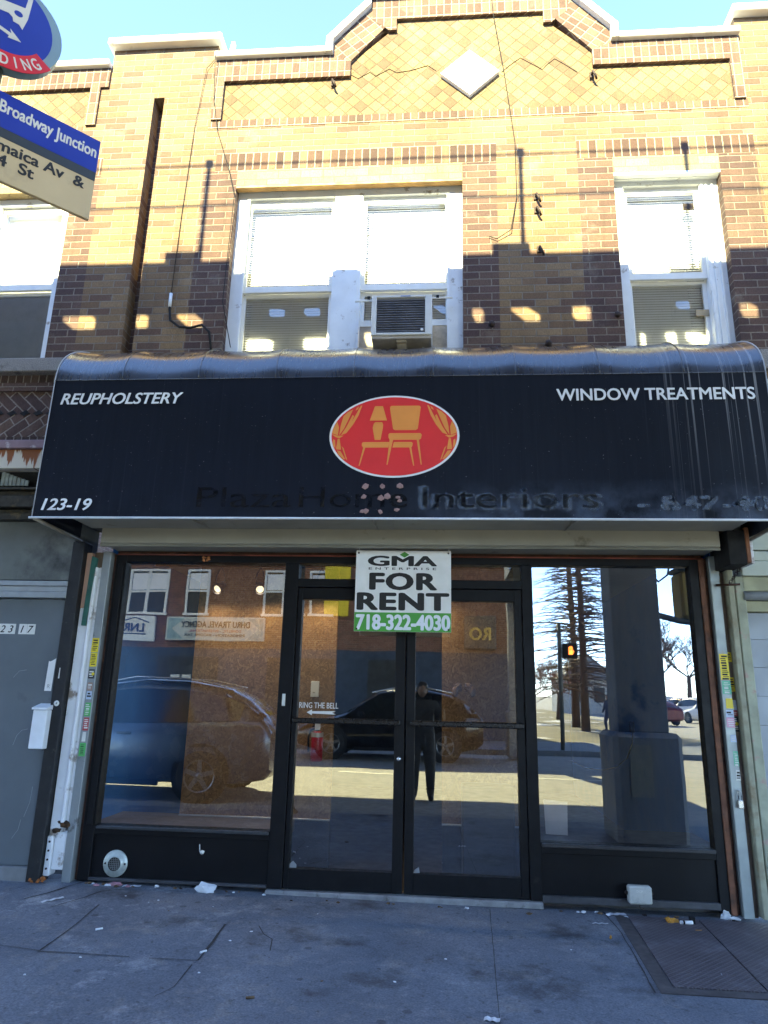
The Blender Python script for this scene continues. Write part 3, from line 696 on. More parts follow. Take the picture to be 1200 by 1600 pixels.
for sgn, (x0, x1, name) in ((1, (-1.09, -.238, 'l')), (-1, (-.226, .65, 'r'))):
    d = MB(); g0, g1, gzb, gzt = x0+.035, x1-.075, .165, 2.10
    if sgn < 0: g0, g1 = x0+.065, x1-.055
    d.bbox(x0, g0, -.04, .03, .035, 2.19, .003); d.bbox(g1, x1, -.04, .03, .035, 2.19, .003)
    d.bbox(g0, g1, -.04, .03, .035, gzb, .003); d.bbox(g0, g1, -.04, .03, gzt, 2.19, .003)
    do = d.build('door', m_black, sf)
    MB().pane(g0, g1, 0, gzb, gzt).build('door_pane', m_shop, do)
    MB().bbox(x0+.01 if sgn > 0 else x0+.03, x1-.03 if sgn > 0 else x1-.01, -.085, -.042, 1.165, 1.205, .008).build('push_bar', paint('bar_metal', (.02, .02, .022), .3, .5, .2, 20), do)
    if sgn > 0:
        MB().lathe([(0, -.052), (.014, -.052), (.016, -.046), (.016, -.038)], (-.275, 0, .93), 'y', 16).build('lock_cylinder', paint('chrome', (.6, .6, .6), .2, .9, .05), do)
    MB().prism([(g0, gzb), (g0+.05, gzb), (g0+.05, gzb+.02), (g0+.025, gzb+.045), (g0, gzb+.025)] if sgn > 0 else [(g0, gzb), (g0+.045, gzb), (g0+.04, gzb+.04), (g0+.01, gzb+.02)], -.0025, -.001).build('pane_sticker', flat('grey_sticker', (.30, .31, .32), .6), do)
MB().bbox(-1.205, .735, -.09, .06, -.01, .031, .004).build('threshold', paint('threshold_metal', (.34, .34, .34), .45, .5, .2, 12, dirt=(.1, .09, .08), dirt_scale=9), sf)
MB().bbox(-1.17, -1.145, -.058, -.05, 1.285, 1.375, .002).build('bell_push', flat('bell_white', (.7, .7, .64), .5), sf)
# rusty rim of the frame
rm = MB(); rm.bbox(-2.635, -2.612, -.03, .03, 0.03, 2.45, .003); rm.bbox(2.032, 2.055, -.04, .03, 0, 2.45, .003); rm.bbox(-2.61, 2.03, -.03, .03, 2.441, 2.475, .003)
rm.each('rusty_rim', m_rust, sf)
MB().bbox(1.990, 2.028, -.062, -.051, .0, 2.44, .002).build('brown_trim', paint('brown_trim_paint', (.15, .058, .028), .7, .1, .45, 9, dirt=(.05, .03, .02), dirt_scale=8), sf)
rr_ = MB(); rr_.tube([(-2.60, -.05, 2.446), (-.8, -.052, 2.445), (.3, -.05, 2.446), (2.03, -.051, 2.445)], .006, 5); sp_(rr_, 'red_trim', paint('red_trim', (.30, .08, .05), .6, .2, .5, 5))
pr = MB()
for i in range(7): pr.blob((-1.865+random.uniform(-.03, .03), -.053, 2.412+random.uniform(-.02, .02)), random.uniform(.006, .013), (1.2, .4, 1), .4, 1, 60+i)
sp_(pr, 'rust_patch', paint('bright_rust', (.40, .15, .05), .9, 0, .5, 40))
# left jamb: grey guide, white wooden post, green strip ; right jamb: grey guide, brown strip
m_guide = paint('grey_guide_metal', (.30, .32, .32), .45, .35, .12, 6, dirt=(.12, .12, .12), dirt_scale=7, dirt_lo=.62)
lj = MB(); lj.bbox(-2.705, -2.638, -.09, .0, .012, 2.46, .004); sp_(lj, 'shutter_guide', m_guide)
rj = MB(); rj.bbox(2.058, 2.128, -.09, .0, -.01, 2.46, .004); sp_(rj, 'shutter_guide', paint('grey_guide_metal2', (.31, .34, .33), .45, .35, .12, 6, dirt=(.36, .24, .14), dirt_scale=8, dirt_lo=.66, dirt_hi=.72))
rj = MB(); rj.bbox(2.130, 2.164, -.06, .0, -.01, 2.34, .003); sp_(rj, 'brown_jamb', paint('brown_jamb_paint', (.16, .115, .09), .7, .1, .25, 7, dirt=(.3, .26, .2), dirt_scale=9, dirt_lo=.6))
m_wpost = paint('weathered_white_paint', (.80, .80, .80), .6, 0, .06, 6, dirt=(.30, .24, .19), dirt_scale=5, dirt_lo=.58, dirt_hi=.66, bump=.25, bscale=40)
wp = MB(); wp.bbox(-2.842, -2.765, -.085, .0, .33, 2.0, .004); wp.bbox(-2.762, -2.735, -.105, .0, .42, 2.33, .006); wp.bbox(-2.732, -2.708, -.075, .0, .42, 2.33, .004)
wp.each('white_post', m_wpost, sf)
wb = MB(); wb.bbox(-2.845, -2.80, -.10, .0, .06, .33, .006); wb.bbox(-2.798, -2.708, -.085, .0, .10, .35, .008); wb.each('post_base', m_wpost, sf)
for i in range(4): MB().lathe([(0, -.106), (.007, -.106), (.008, -.10)], (-2.822, 0, .11+i*.06), 'y', 8).build('nail', m_iron, sf)
rt = MB()
for i in range(9): rt.blob((-2.765+random.uniform(-.05, .06), -.07+random.uniform(-.02, .02), .385+random.uniform(-.035, .04)), random.uniform(.012, .03), (1.3, .6, .8), .5, 1, i)
sp_(rt, 'rotten_wood', paint('rotten_wood', (.045, .025, .012), .95, 0, .6, 30, dirt=(.25, .10, .03), dirt_scale=14))
pk = MB(); pk.bbox(-2.845, -2.80, -.08, .0, 2.0, 2.45, .003); sp_(pk, 'peach_board', paint('peach_paint', (.55, .32, .22), .7, 0, .1, 7))
gk = MB(); gk.prism([(-2.80, 1.86), (-2.765, 1.86), (-2.742, 2.40), (-2.785, 2.42)], -.112, -.085); sp_(gk, 'green_strip', paint('dark_green_paint', (.02, .10, .075), .6, 0, .25, 9, dirt=(.10, .12, .10), dirt_scale=10))
bb = MB(); bb.bbox(-2.795, -2.71, -.05, .0, 2.33, 2.46, .004); sp_(bb, 'bare_wood', paint('bare_wood', (.16, .115, .08), .8, 0, .3, 9))
bp = MB(); bp.bbox(-2.945, -2.848, -.14, .0, .0, 2.53, .004); sp_(bp, 'black_post', paint('black_post_paint', (.012, .012, .013), .55, 0, .3, 8, dirt=(.07, .065, .06), dirt_scale=12, dirt_lo=.62))
db = MB()
for i in range(10): db.blob((-2.86+random.uniform(-.05, .06), -.15+random.uniform(-.03, .05), .03+random.uniform(-.005, .03)), random.uniform(.01, .022), (1, 1, .8), .5, 1, i+40)
sp_(db, 'rust_flakes', paint('orange_rust', (.36, .12, .03), .9, 0, .4, 30))
# soffit, shutter box
m_beige = paint('beige_metal', (.33, .31, .25), .55, .1, .08, 3, dirt=(.16, .14, .10), dirt_scale=3, dirt_lo=.62)
bx = MB(); bx.bbox(-2.62, 2.06, -.33, .10, 2.478, 2.615, .006); sp_(bx, 'shutter_box', m_beige)
ul = MB(); ul.bbox(-2.62, 2.06, -.325, -.30, 2.455, 2.476, .002); sp_(ul, 'box_lip', paint('box_lip_paint', (.20, .19, .15), .6, 0, .2, 4))
ss = MB(); ss.box(-2.62, 2.06, -.02, .10, 2.4755, 2.4775); sp_(ss, 'box_underside', m_dark)

# right end shutter gear box with chain
gb = thing('shutter_gearbox', 'dark square gear box with brown wooden side above the right jamb, a chain hanging below', 'gear box', (2.2, -.2, 2.45))
MB().bbox(2.10, 2.225, -.36, -.02, 2.345, 2.60, .004).build('gear_housing', m_dark, gb)
MB().bbox(2.2255, 2.256, -.36, -.05, 2.36, 2.62, .004).build('wooden_side', paint('brown_wood', (.22, .085, .035), .7, 0, .25, 8), gb)
MB().bbox(2.257, 2.278, -.35, -.18, 2.355, 2.52, .003).build('white_trim', m_wpost, gb)
chn = MB(); p0 = Vector((2.235, -.20, 2.35)); p1 = Vector((2.165, -.16, 2.24))
for i in range(9):
    c = p0.lerp(p1, i/8); a = i % 2
    pts = [(c.x+.010*math.cos(k*math.pi/4)*(1 if a else .2), c.y+.010*math.cos(k*math.pi/4)*(.2 if a else 1), c.z+.012*math.sin(k*math.pi/4)) for k in range(9)]
    chn.tube(pts, .0032, 4, False)
chn.build('chain', m_iron, gb)
MB().tube([(2.09, -.10, 2.235), (2.24, -.16, 2.235)], .009, 6).build('locking_rod', m_rust, gb)
pl = thing('padlock', 'steel padlock hanging on the grey guide rail of the right jamb', 'padlock', (2.10, -.10, .73))
MB().bbox(2.083, 2.118, -.125, -.095, .68, .735, .004).build('lock_body', paint('padlock_steel', (.55, .55, .52), .3, .8, .1, 20), pl)
MB().tube([(2.09, -.11, .735), (2.09, -.11, .785), (2.095, -.11, .80), (2.106, -.11, .80), (2.111, -.11, .785), (2.111, -.11, .735)], .004, 6).build('shackle', paint('shackle_steel', (.5, .5, .5), .3, .9, .1, 20), pl)
vent = thing('vent_cap', 'round grey metal vent flange on the black panel left of the doors', 'vent', (-2.338, -.03, .148))
MB().lathe([(.047, -.052), (.056, -.050), (.060, -.042), (.064, -.040), (.089, -.038), (.092, -.034), (.092, -.03)], (-2.338, 0, .148), 'y', 36).build('flange', paint('galvanised', (.50, .54, .50), .45, .5, .15, 30), vent)
MB().lathe([(0, -.036), (.047, -.036)], (-2.338, 0, .148), 'y', 24).build('mesh_back', m_dark, vent)
msh = MB()
for i in range(-3, 4):
    h = math.sqrt(max(0, .046**2-(i*.0135)**2))
    msh.tube([(-2.338+i*.0135, -.040, .148-h), (-2.338+i*.0135, -.040, .148+h)], .002, 4); msh.tube([(-2.338-h, -.0415, .148+i*.0135), (-2.338+h, -.0415, .148+i*.0135)], .002, 4)
msh.build('grille', paint('grille_wire', (.25, .25, .24), .5, .5), vent)
for s in (-1, 1): MB().lathe([(0, -.042), (.007, -.041), (.008, -.038)], (-2.338+s*.074, 0, .148), 'y', 10).build('screw', m_iron, vent)
eb = thing('junction_box', 'grey electrical junction box with rounded corners low on the right black panel', 'junction box', (1.38, -.06, .11))
MB().bbox(1.302, 1.457, -.125, -.062, .055, .168, .010).build('box_cover', paint('grey_plastic', (.50, .50, .46), .45, 0, .04, 9, dirt=(.36, .35, .32), dirt_scale=12), eb)
for x in (1.298, 1.461): MB().lathe([(0, -.10), (.011, -.098), (.011, -.07)], (x, 0, .118), 'y', 10).build('clip', m_iron, eb)
tm = text_mesh('DCP', .014, None, .0, 0, .0008, 1.1, 'CENTER'); place_text(tm, lambda p: (p.x+1.375, p.y-.1262, p.z+.130)); tm.build('lettering', m_paper, eb)
MB().tube([(1.38, -.09, .055), (1.375, -.10, .035), (1.385, -.11, .022), (1.40, -.10, .03)], .0035, 5).build('wire', m_iron, eb)

# ------------------------------------------------------------------ interior
inter = thing('shop_interior', 'empty dark shop interior with blue walls behind the glass', 'interior', (-.3, 3, 0))
m_blue = paint('blue_wall_paint', (.03, .18, .62), .6, 0, .10, 2)
def ip(mb, n, m): return mb.build(n, m, inter)
ip(MB().box(-2.70, -2.64, .06, 6, -.02, 2.6), 'side_wall', m_blue)
ip(MB().box(2.07, 2.13, .06, 6, -.02, 2.6), 'side_wall', m_blue)
ip(MB().box(-2.64, 2.07, 5.9, 6, -.02, 2.6), 'back_wall', paint('back_wall_paint', (.05, .07, .10), .8))
ip(MB().box(-2.64, 2.07, .11, 5.9, 2.56, 2.6), 'ceiling', paint('ceiling_paint', (.45, .44, .42), .9, 0, .05))
ip(MB().box(-2.64, 2.07, .06, 5.9, -.02, .012), 'floor', paint('dark_floor', (.06, .055, .05), .5, 0, .3, 4))
ip(MB().box(-2.64, -1.15, .052, .70, .30, .385), 'window_platform', paint('platform', (.10, .085, .07), .7, 0, .2, 5))
ip(MB().box(.70, 2.07, .052, .85, .26, .36), 'window_platform', paint('platform2', (.035, .045, .07), .6, 0, .2, 5))
def osb_mat():
    t = NT('osb_board'); o = t.obj()
    sp = t.n('ShaderNodeSeparateXYZ'); t.l(o, sp.inputs[0])
    cx = t.n('ShaderNodeCombineXYZ'); t.l(sp.outputs[0], cx.inputs[0]); t.l(sp.outputs[2], cx.inputs[1])
    warp = t.n('ShaderNodeTexNoise'); warp.inputs['Scale'].default_value = 7; t.l(cx.outputs[0], warp.inputs['Vector'])
    wv = t.n('ShaderNodeVectorMath', operation='MULTIPLY_ADD'); t.l(warp.outputs['Color'], wv.inputs[0]); wv.inputs[1].default_value = (.05, .05, 0); t.l(cx.outputs[0], wv.inputs[2])
    cols = []
    for ang, s in ((20, 1), (75, 1.15), (-35, .9), (110, 1.05)):
        m = t.mapping(wv.outputs[0], scale=(1, 1, 1), rot=(0, 0, R(ang)))
        m2 = t.mapping(m, scale=(12*s, 85*s, 1))
        v = t.n('ShaderNodeTexVoronoi'); v.voronoi_dimensions = '2D'; v.inputs['Scale'].default_value = 1; t.l(m2, v.inputs['Vector'])
        cols.append(t.ramp(t.math('FRACT', t.math('MULTIPLY', v.outputs['Color'], 1.0)), [(0, (.13, .068, .023)), (.35, (.20, .108, .038)), (.7, (.265, .15, .057)), (.9, (.33, .205, .085)), (1, (.15, .08, .028))]))
    pick = t.noise(t.mapping(cx.outputs[0], scale=(20, 30, 1)), 1, 3)
    c = t.mix(t.math('GREATER_THAN', pick, .5), cols[0], cols[1])
    p2 = t.noise(t.mapping(cx.outputs[0], scale=(28, 19, 1), loc=(5, 3, 0)), 1, 3)
    c = t.mix(t.math('GREATER_THAN', p2, .53), c, cols[2])
    p3 = t.noise(t.mapping(cx.outputs[0], scale=(24, 27, 1), loc=(1, 8, 0)), 1, 3)
    c = t.mix(t.math('GREATER_THAN', p3, .56), c, cols[3])
    return t.fin(c, .75, 0, .3)
m_osb = osb_mat()
MB().bbox(-2.12, -.86, .60, .63, .39, 2.55, .003).build('osb_partition', m_osb, inter)
MB().bbox(.045, .665, .60, .63, .40, 2.55, .003).build('osb_partition', m_osb, inter)
stud = MB(); stud.box(-2.11, -.87, .62, .72, .013, .388); stud.box(.05, .66, .62, .72, .013, .398); stud.build('partition_base', m_dark, inter)
for x0, x1 in ((-2.12, -.86), (.045, .665)): MB().bbox(x0, x1, .585, .598, .385, .398, .002).build('base_strip', paint('alu_strip', (.45, .47, .48), .4, .6), inter)
MB().bbox(.20, .60, .33, .56, .013, .72, .01).build('dark_cabinet', paint('dark_cabinet', (.02, .02, .022), .6), inter)
MB().bbox(-2.5, -1.15, .47, .50, 2.445, 2.475, .004).build('light_track', m_black, inter)
MB().bbox(-1.15, .64, .47, .50, 2.445, 2.475, .004).build('light_track', m_black, inter)
m_bulb = emis('warm_bulb', (1.0, .80, .50), .22)
for i, x in enumerate((-1.90, -1.545, -1.00, -.12)):
    tl = thing('track_light', ('black track spotlight hanging left of the other one in the left window', 'black track spotlight right of the other one in the left window, by the door frame', 'black track spotlight seen through the transom glass over the doors', 'added track spotlight hidden behind the rent board to brighten the chipboard')[i], 'track light', (x, .49, 2.44), 'track spotlights inside the window')
    MB().tube([(x-.035, .49, 2.29), (x-.04, .49, 2.35), (x-.02, .49, 2.41), (x, .49, 2.445), (x+.02, .49, 2.41), (x+.04, .49, 2.35), (x+.035, .49, 2.29)], .007, 6).build('yoke', m_black, tl)
    hd = MB().lathe([(0, .07), (.03, .06), (.038, .02), (.045, -.06), (.048, -.065), (.040, -.062), (.034, -.04), (0, -.04)], (0, 0, 0), 'y', 18)
    rot = Euler((R(32), 0, R((-15, 20, 0, 10)[i]))).to_matrix()
    hd.xf(lambda p, x=x, rot=rot: rot@p + Vector((x, .49, 2.27))); hd.build('lamp_head', m_black, tl)
    bl = MB().lathe([(0, -.052), (.02, -.05), (.033, -.044)], (0, 0, 0), 'y', 14); bl.xf(lambda p, x=x, rot=rot: rot@p + Vector((x, .49, 2.27))); bl.build('bulb', m_bulb, tl)
    if True:                                            # two seen lit; third lit and fourth added to brighten the chipboard
        ld = bpy.data.lights.new('lamp', 'SPOT'); ld.energy = 2.2; ld.spot_size = R(160); ld.spot_blend = .8; ld.shadow_soft_size = .04; ld.color = (1.0, .80, .56)
        lo_ = bpy.data.objects.new('lamp', ld); COL.objects.link(lo_); lo_.parent = tl
        lo_.location = rot@Vector((0, -.075, 0)) + Vector((0, 0, -.17)); lo_.rotation_euler = Vector((.12, -.12 if i < 2 else .1, -1)).to_track_quat('-Z', 'Y').to_euler()
fe = thing('fire_extinguisher', 'red fire extinguisher hung on the chipboard behind the left glass door', 'extinguisher', (-.985, .54, .83))
MB().lathe([(0, 0), (.045, 0), (.05, .01), (.05, .19), (.045, .215), (.03, .235)], (-.985, .54, .845), 'z', 22).build('cylinder', paint('red_enamel', (.45, .02, .03), .3, 0, .05), fe)
MB().lathe([(.0505, 0), (.0505, .035)], (-.985, .54, 1.035), 'z', 22).build('label_band', flat('silver_band', (.6, .6, .58), .4, .2), fe)
hv = MB(); hv.lathe([(.018, 0), (.018, .035), (0, .035)], (-.985, .54, 1.08), 'z', 12); hv.bbox(-1.03, -.975, .53, .55, 1.112, 1.125, .003); hv.bbox(-1.025, -.975, .53, .55, 1.135, 1.147, .003)
hv.build('valve', m_black, fe)
MB().tube([(-1.0, .53, 1.10), (-1.04, .52, 1.09), (-1.055, .515, 1.03), (-1.05, .515, .92)], .009, 7).build('hose', m_black, fe)
MB().box(-1.005, -.96, .52, .522, 1.09, 1.17).build('tag', m_paper, fe)
sw_ = thing('switch_plate', 'cream switch plate on the chipboard above the extinguisher', 'switch', (-1.03, .595, 1.42))
MB().bbox(-1.068, -.998, .587, .599, 1.355, 1.485, .003).build('plate', flat('cream_plastic', (.72, .70, .58), .5), sw_)
MB().bbox(-1.05, -1.03, .580, .5865, 1.385, 1.395, .002).build('toggle', flat('beige_plastic', (.4, .38, .3), .5), sw_)
ws = thing('paper_sheet', 'white sheet standing at the lower left of the right display window', 'sheet', (.95, .5, .36))
MB().add([(.855, .52, .362), (1.02, .50, .362), (1.03, .52, .60), (.85, .545, .61)], [(0, 1, 2, 3)]).add([(.855, .524, .362), (1.02, .504, .362), (1.03, .524, .60), (.85, .549, .61)], [(3, 2, 1, 0)]).build('sheet', flat('sheet_white', (.75, .76, .78), .6), ws)
cdb = thing('hanging_cord', 'black cord with plug hanging behind the right display window', 'cord', (1.5, .7, 1.0))
MB().tube([(1.62, .70, 1.16), (1.61, .70, 1.05), (1.56, .70, .93), (1.48, .70, .86), (1.36, .70, .83), (1.22, .70, .84), (1.1, .7, .90)], .008, 6).build('cord', m_black, cdb)
MB().bbox(1.595, 1.635, .685, .715, 1.13, 1.22, .006).build('plug', m_black, cdb)

# lettering on the door glass
dl = thing('door_lettering', 'white RING THE BELL decal with an arrow on the left glass door', 'decal', (-.9, -.007, 1.3))
tm = text_mesh('RING THE BELL', .042, .30, .008, 0, .0006, 1); place_text(tm, lambda p: (p.x-1.045, p.y-.003, p.z+1.275)); tm.build('lettering', m_paper, dl)
MB().prism([(-.985, 1.243), (-.945, 1.265), (-.945, 1.252), (-.76, 1.256), (-.79, 1.243), (-.76, 1.231), (-.945, 1.235), (-.945, 1.222)], -.003, -.0014).build('arrow', m_paper, dl)

# ------------------------------------------------------------------ stickers on the jambs
def sticker(x0, x1, z0, z1, y, col, label, ink=None, blocks=0, tilt=0.0):
    o = MB().prism([(x0, z0), (x1, z0+tilt), (x1-.002, z1+tilt), (x0+.002, z1)], y-.0012, y).build('sticker', col, None)
    tag(o, label, 'sticker', 'stickers on the shopfront jambs')
    if ink:
        mb = MB(); rnd = random.Random(int(x0*1000)+int(z0*100)); z = z1-.012; w = x1-x0
        while z > z0+.012:
            h = rnd.choice((.004, .007, .012)); a = rnd.uniform(.1, .25); b = rnd.uniform(.65, .9)
            mb.box(x0+w*a, x0+w*b, y-.0016, y-.0013, z-h, z); z -= h+.007
        if mb.v: mb.build('print', ink, o)
    return o
m_yel = flat('yellow_sticker', (.80, .62, .03), .5); m_grn = flat('green_sticker', (.10, .45, .12), .5); m_blks = flat('black_sticker', (.02, .02, .025), .5)
m_red = flat('red_sticker', (.45, .06, .07), .5); m_pnk = flat('pink_sticker', (.70, .35, .50), .5); m_lbl = flat('pale_blue_sticker', (.50, .58, .72), .5); m_mint = flat('mint_sticker', (.15, .50, .30), .5)
yl_ = -.0905
sticker(-2.703, -2.645, 1.655, 1.765, yl_, m_yel, 'tall yellow sticker at the top of the left jamb column', m_ink)
sticker(-2.700, -2.645, 1.545, 1.650, yl_, m_yel, 'yellow sticker directly under the top one on the left jamb', m_ink)
sticker(-2.698, -2.650, 1.455, 1.525, yl_, m_blks, 'black sticker with a yellow dot on the left jamb', m_paper)
sticker(-2.695, -2.652, 1.365, 1.425, yl_, flat('brown_sticker', (.35, .22, .18), .5), 'small brown and white sticker on the left jamb', m_paper)
sticker(-2.693, -2.650, 1.30, 1.36, yl_, m_lbl, 'torn grey sticker with white slash on the left jamb', m_ink)
sticker(-2.692, -2.645, 1.175, 1.275, yl_, m_grn, 'green sticker with white patch in the middle of the left jamb', m_paper)
sticker(-2.690, -2.645, 1.07, 1.165, yl_, m_red, 'dark red sticker below the green one on the left jamb', m_paper)
sticker(-2.685, -2.655, .99, 1.06, yl_, m_paper, 'plain white strip sticker low on the left jamb')
sticker(-2.695, -2.645, .885, .98, yl_, m_grn, 'green sticker lowest on the left jamb, with a black figure', m_ink)
sticker(2.062, 2.126, 1.545, 1.730, yl_, m_yel, 'tall yellow sticker at the top of the right guide rail', m_ink)
sticker(2.064, 2.126, 1.445, 1.538, yl_, m_mint, 'green sticker under the tall yellow one on the right rail', m_paper)
sticker(2.078, 2.128, 1.345, 1.415, yl_, m_yel, 'small plain yellow sticker in the middle of the right rail')
sticker(2.070, 2.126, 1.285, 1.335, yl_, m_lbl, 'white and blue sticker above the pink one on the right rail', m_ink)
sticker(2.070, 2.126, 1.215, 1.283, yl_, m_pnk, 'pink and white sticker on the right rail', m_paper)
sticker(2.085, 2.126, 1.115, 1.165, yl_, m_lbl, 'small pale blue sticker alone on the right rail', m_paper)
sticker(2.092, 2.127, .955, 1.055, yl_, m_mint, 'green sticker low on the right rail', m_paper)
sticker(2.097, 2.127, .86, .93, yl_, m_paper, 'worn white sticker lowest on the right rail', m_ink)
yr = -.0605
sticker(2.130, 2.164, 1.675, 1.745, yr, m_yel, 'small yellow and brown sticker topmost on the brown jamb strip', m_ink)
sticker(2.130, 2.164, 1.465, 1.565, yr, m_yel, 'square yellow sticker half way up the brown jamb strip', m_ink)
sticker(2.130, 2.164, 1.335, 1.405, yr, m_lbl, 'pale blue sticker on the brown jamb strip', m_paper)
sticker(2.130, 2.164, 1.295, 1.332, yr, m_red, 'red sticker under the pale blue one on the brown strip', m_paper)
sticker(2.130, 2.164, 1.185, 1.290, yr, m_blks, 'black sticker with yellow dot on the brown jamb strip', m_paper)
for x, z in ((-2.662, 1.49), (2.152, 1.24)):
    o = MB().lathe([(0, -.0025), (.012, -.0024), (.0122, -.0018)], (x, (yl_ if x < 0 else yr), z), 'y', 14)
    st = [q for q in bpy.data.objects if q.name.startswith('sticker') and 'yellow dot' in q.get('label', '') and (('left' in q['label']) == (x < 0))][0]
    o.build('yellow_dot', m_yel, st)
for (x, z, l) in ((-2.895, 1.265, 'round white sticker with a black mark on the black post'),):
    o = MB().lathe([(0, -.1425), (.021, -.1424), (.0212, -.1405)], (x, 0, z), 'y', 20).build('sticker', m_paper, None); tag(o, l, 'sticker', 'stickers on the shopfront jambs')
    tm = text_mesh('4', .018, None, .01, 0, .0004, 1, 'CENTER'); place_text(tm, lambda p: (p.x+x, p.y-.1432, p.z+z-.008)); tm.build('print', m_ink, o)
sticker(-2.912, -2.902, 1.45, 1.53, -.1405, m_paper, 'narrow white scrap stuck on the black post')
pp = MB().prism([(-3.005, 1.355), (-2.950, 1.355), (-2.945, 1.600), (-2.968, 1.585), (-2.990, 1.575), (-3.0, 1.58)], -.148, -.146).build('torn_notice', flat('notice_paper', (.74, .73, .70), .7), None)
tag(pp, 'torn white paper notice taped beside the black post', 'notice')
tm = text_mesh('R', .03, None, 0, 0, .0003); place_text(tm, lambda p: (p.x-2.985, p.y-.1485, p.z+1.375)); tm.build('print', flat('grey_ink', (.3, .3, .3), .6), pp)
m_mail = flat('mailbox_white', (.82, .83, .84), .4)
mbx = thing('mailbox', 'white metal mailbox hanging on the steel door by the black post', 'mailbox', (-2.985, -.13, .93))
MB().bbox(-3.038, -2.925, -.20, -.097, .935, 1.215, .005).build('mailbox_body', m_mail, mbx)
MB().hex([(-3.043, -.215, 1.218), (-2.92, -.215, 1.218), (-2.92, -.097, 1.218), (-3.043, -.097, 1.218), (-3.043, -.215, 1.232), (-2.92, -.215, 1.232), (-2.92, -.097, 1.262), (-3.043, -.097, 1.262)]).build('mailbox_lid', m_mail, mbx)

# ------------------------------------------------------------------ awning
def awn_mat(name='black_awning_vinyl', gloss=True):
    t = NT(name); o = t.obj()
    sp = t.n('ShaderNodeSeparateXYZ'); t.l(o, sp.inputs[0]); X, Z = sp.outputs[0], sp.outputs[2]   # local: x from -.30, z from 2.55
    base = t.ramp(t.noise(t.mapping(o, scale=(7, 1, .5)), 3, 6, .65), [(.3, (.004, .006, .013)), (.7, (.007, .0095, .018))])
    # dust halo along the foot, growing to the right
    d = t.maprange(Z, .02, .30, 1.0, 0.0); d = t.math('MULTIPLY', d, t.maprange(X, .0, 1.0, .06, 1.0))
    n = t.noise(o, 4.0, 6, .6); d = t.math('MULTIPLY', d, t.maprange(n, .42, .62))
    col = t.mix(t.math('MULTIPLY', d, .8), base, (.075, .10, .15))
    # white drips at the right
    dn = t.noise(t.mapping(o, scale=(58, 1, .10)), 1.0, 2, .5)
    wob = t.noise(t.mapping(o, scale=(60, 1, .8)), 1.0, 2, .5)
    st = t.math('MULTIPLY', t.maprange(dn, .57, .60), t.maprange(wob, .36, .50))
    zone = t.math('MULTIPLY', t.maprange(X, 1.80, 2.05), t.maprange(Z, .35, 1.2, .15, 1.0))
    col = t.mix(t.math('MULTIPLY', t.math('MULTIPLY', st, zone), .22 if gloss else .42), col, (.50, .52, .56))
    # fine rain streaks everywhere
    fs_ = t.noise(t.mapping(o, scale=(60, 1, .6)), 1.0, 3, .6)
    col = t.mix(t.math('MULTIPLY', t.maprange(fs_, .62, .75), .06), col, (.12, .14, .18))
    sps = t.noise(o, 75, 2, .5); col = t.mix(t.math('MULTIPLY', t.maprange(sps, .74, .76), .35), col, (.4, .42, .45))
    r = t.maprange(t.noise(t.mapping(o, scale=(9, 1, .8)), 3, 4), .3, .7, .22, .36)
    t.bump(t.noise(t.mapping(o, scale=(1, 1, .5)), 3.0, 3), .05 if gloss else .12, .03)
    t.b.inputs['Coat Weight'].default_value = .55 if gloss else 0; t.b.inputs['Coat Roughness'].default_value = .16
    return t.fin(col, r if gloss else .5, 0, 1.0 if gloss else .20)
m_awn = awn_mat(); m_face = awn_mat('black_awning_face', False)
aw = thing('shop_awning', 'long black vinyl awning with ribbed round top and red oval furniture emblem over the shopfront', 'awning', (-.30, -.12, 2.55))
AX0, AX1 = -2.90, 2.30
def fy(z): return -.82 + .02*(z-2.56)/1.08
prof = [(-.80, 3.64), (-.797, 3.68), (-.788, 3.73), (-.770, 3.785), (-.742, 3.84), (-.704, 3.888), (-.655, 3.935), (-.59, 3.985), (-.51, 4.032), (-.42, 4.075), (-.31, 4.115), (-.22, 4.138), (-.125, 4.15)]
ribs = [-2.90, -2.375, -1.785, -1.20, -.617, -.03, .563, 1.16, 1.745, 2.30]
mb = MB(); xs_ = []
for i in range(len(ribs)-1):
    for k in range(10): xs_.append((ribs[i]+(ribs[i+1]-ribs[i])*k/10, math.sin(math.pi*k/10)**.7 if k else 0, i))
xs_.append((ribs[-1], 0, 8)); W = len(xs_)
sagk = [0.018*random.uniform(.7, 1.25) for _ in ribs]
for j, (y, z) in enumerate(prof):
    p = j/(len(prof)-1); amp = math.sin(math.pi*min(1, p*1.25)) if p < .8 else .6*(1-p)/.2*.0+.0
    amp = max(0, math.sin(math.pi*p))
    ny, nz = (-(prof[min(j+1, 12)][1]-prof[max(j-1, 0)][1]), (prof[min(j+1, 12)][0]-prof[max(j-1, 0)][0]))
    L = math.hypot(ny, nz) or 1; ny, nz = ny/L, nz/L
    for (x, s, i) in xs_:
        q = s*amp*sagk[i]; mb.v.append((x, y-ny*q, z-nz*q))
for j in range(len(prof)-1):
    for i in range(W-1): mb.f.append((j*W+i, j*W+i+1, (j+1)*W+i+1, (j+1)*W+i)); mb.sm.append(True)
canopy = mb.build('round_top', m_awn, aw)
mb = MB()
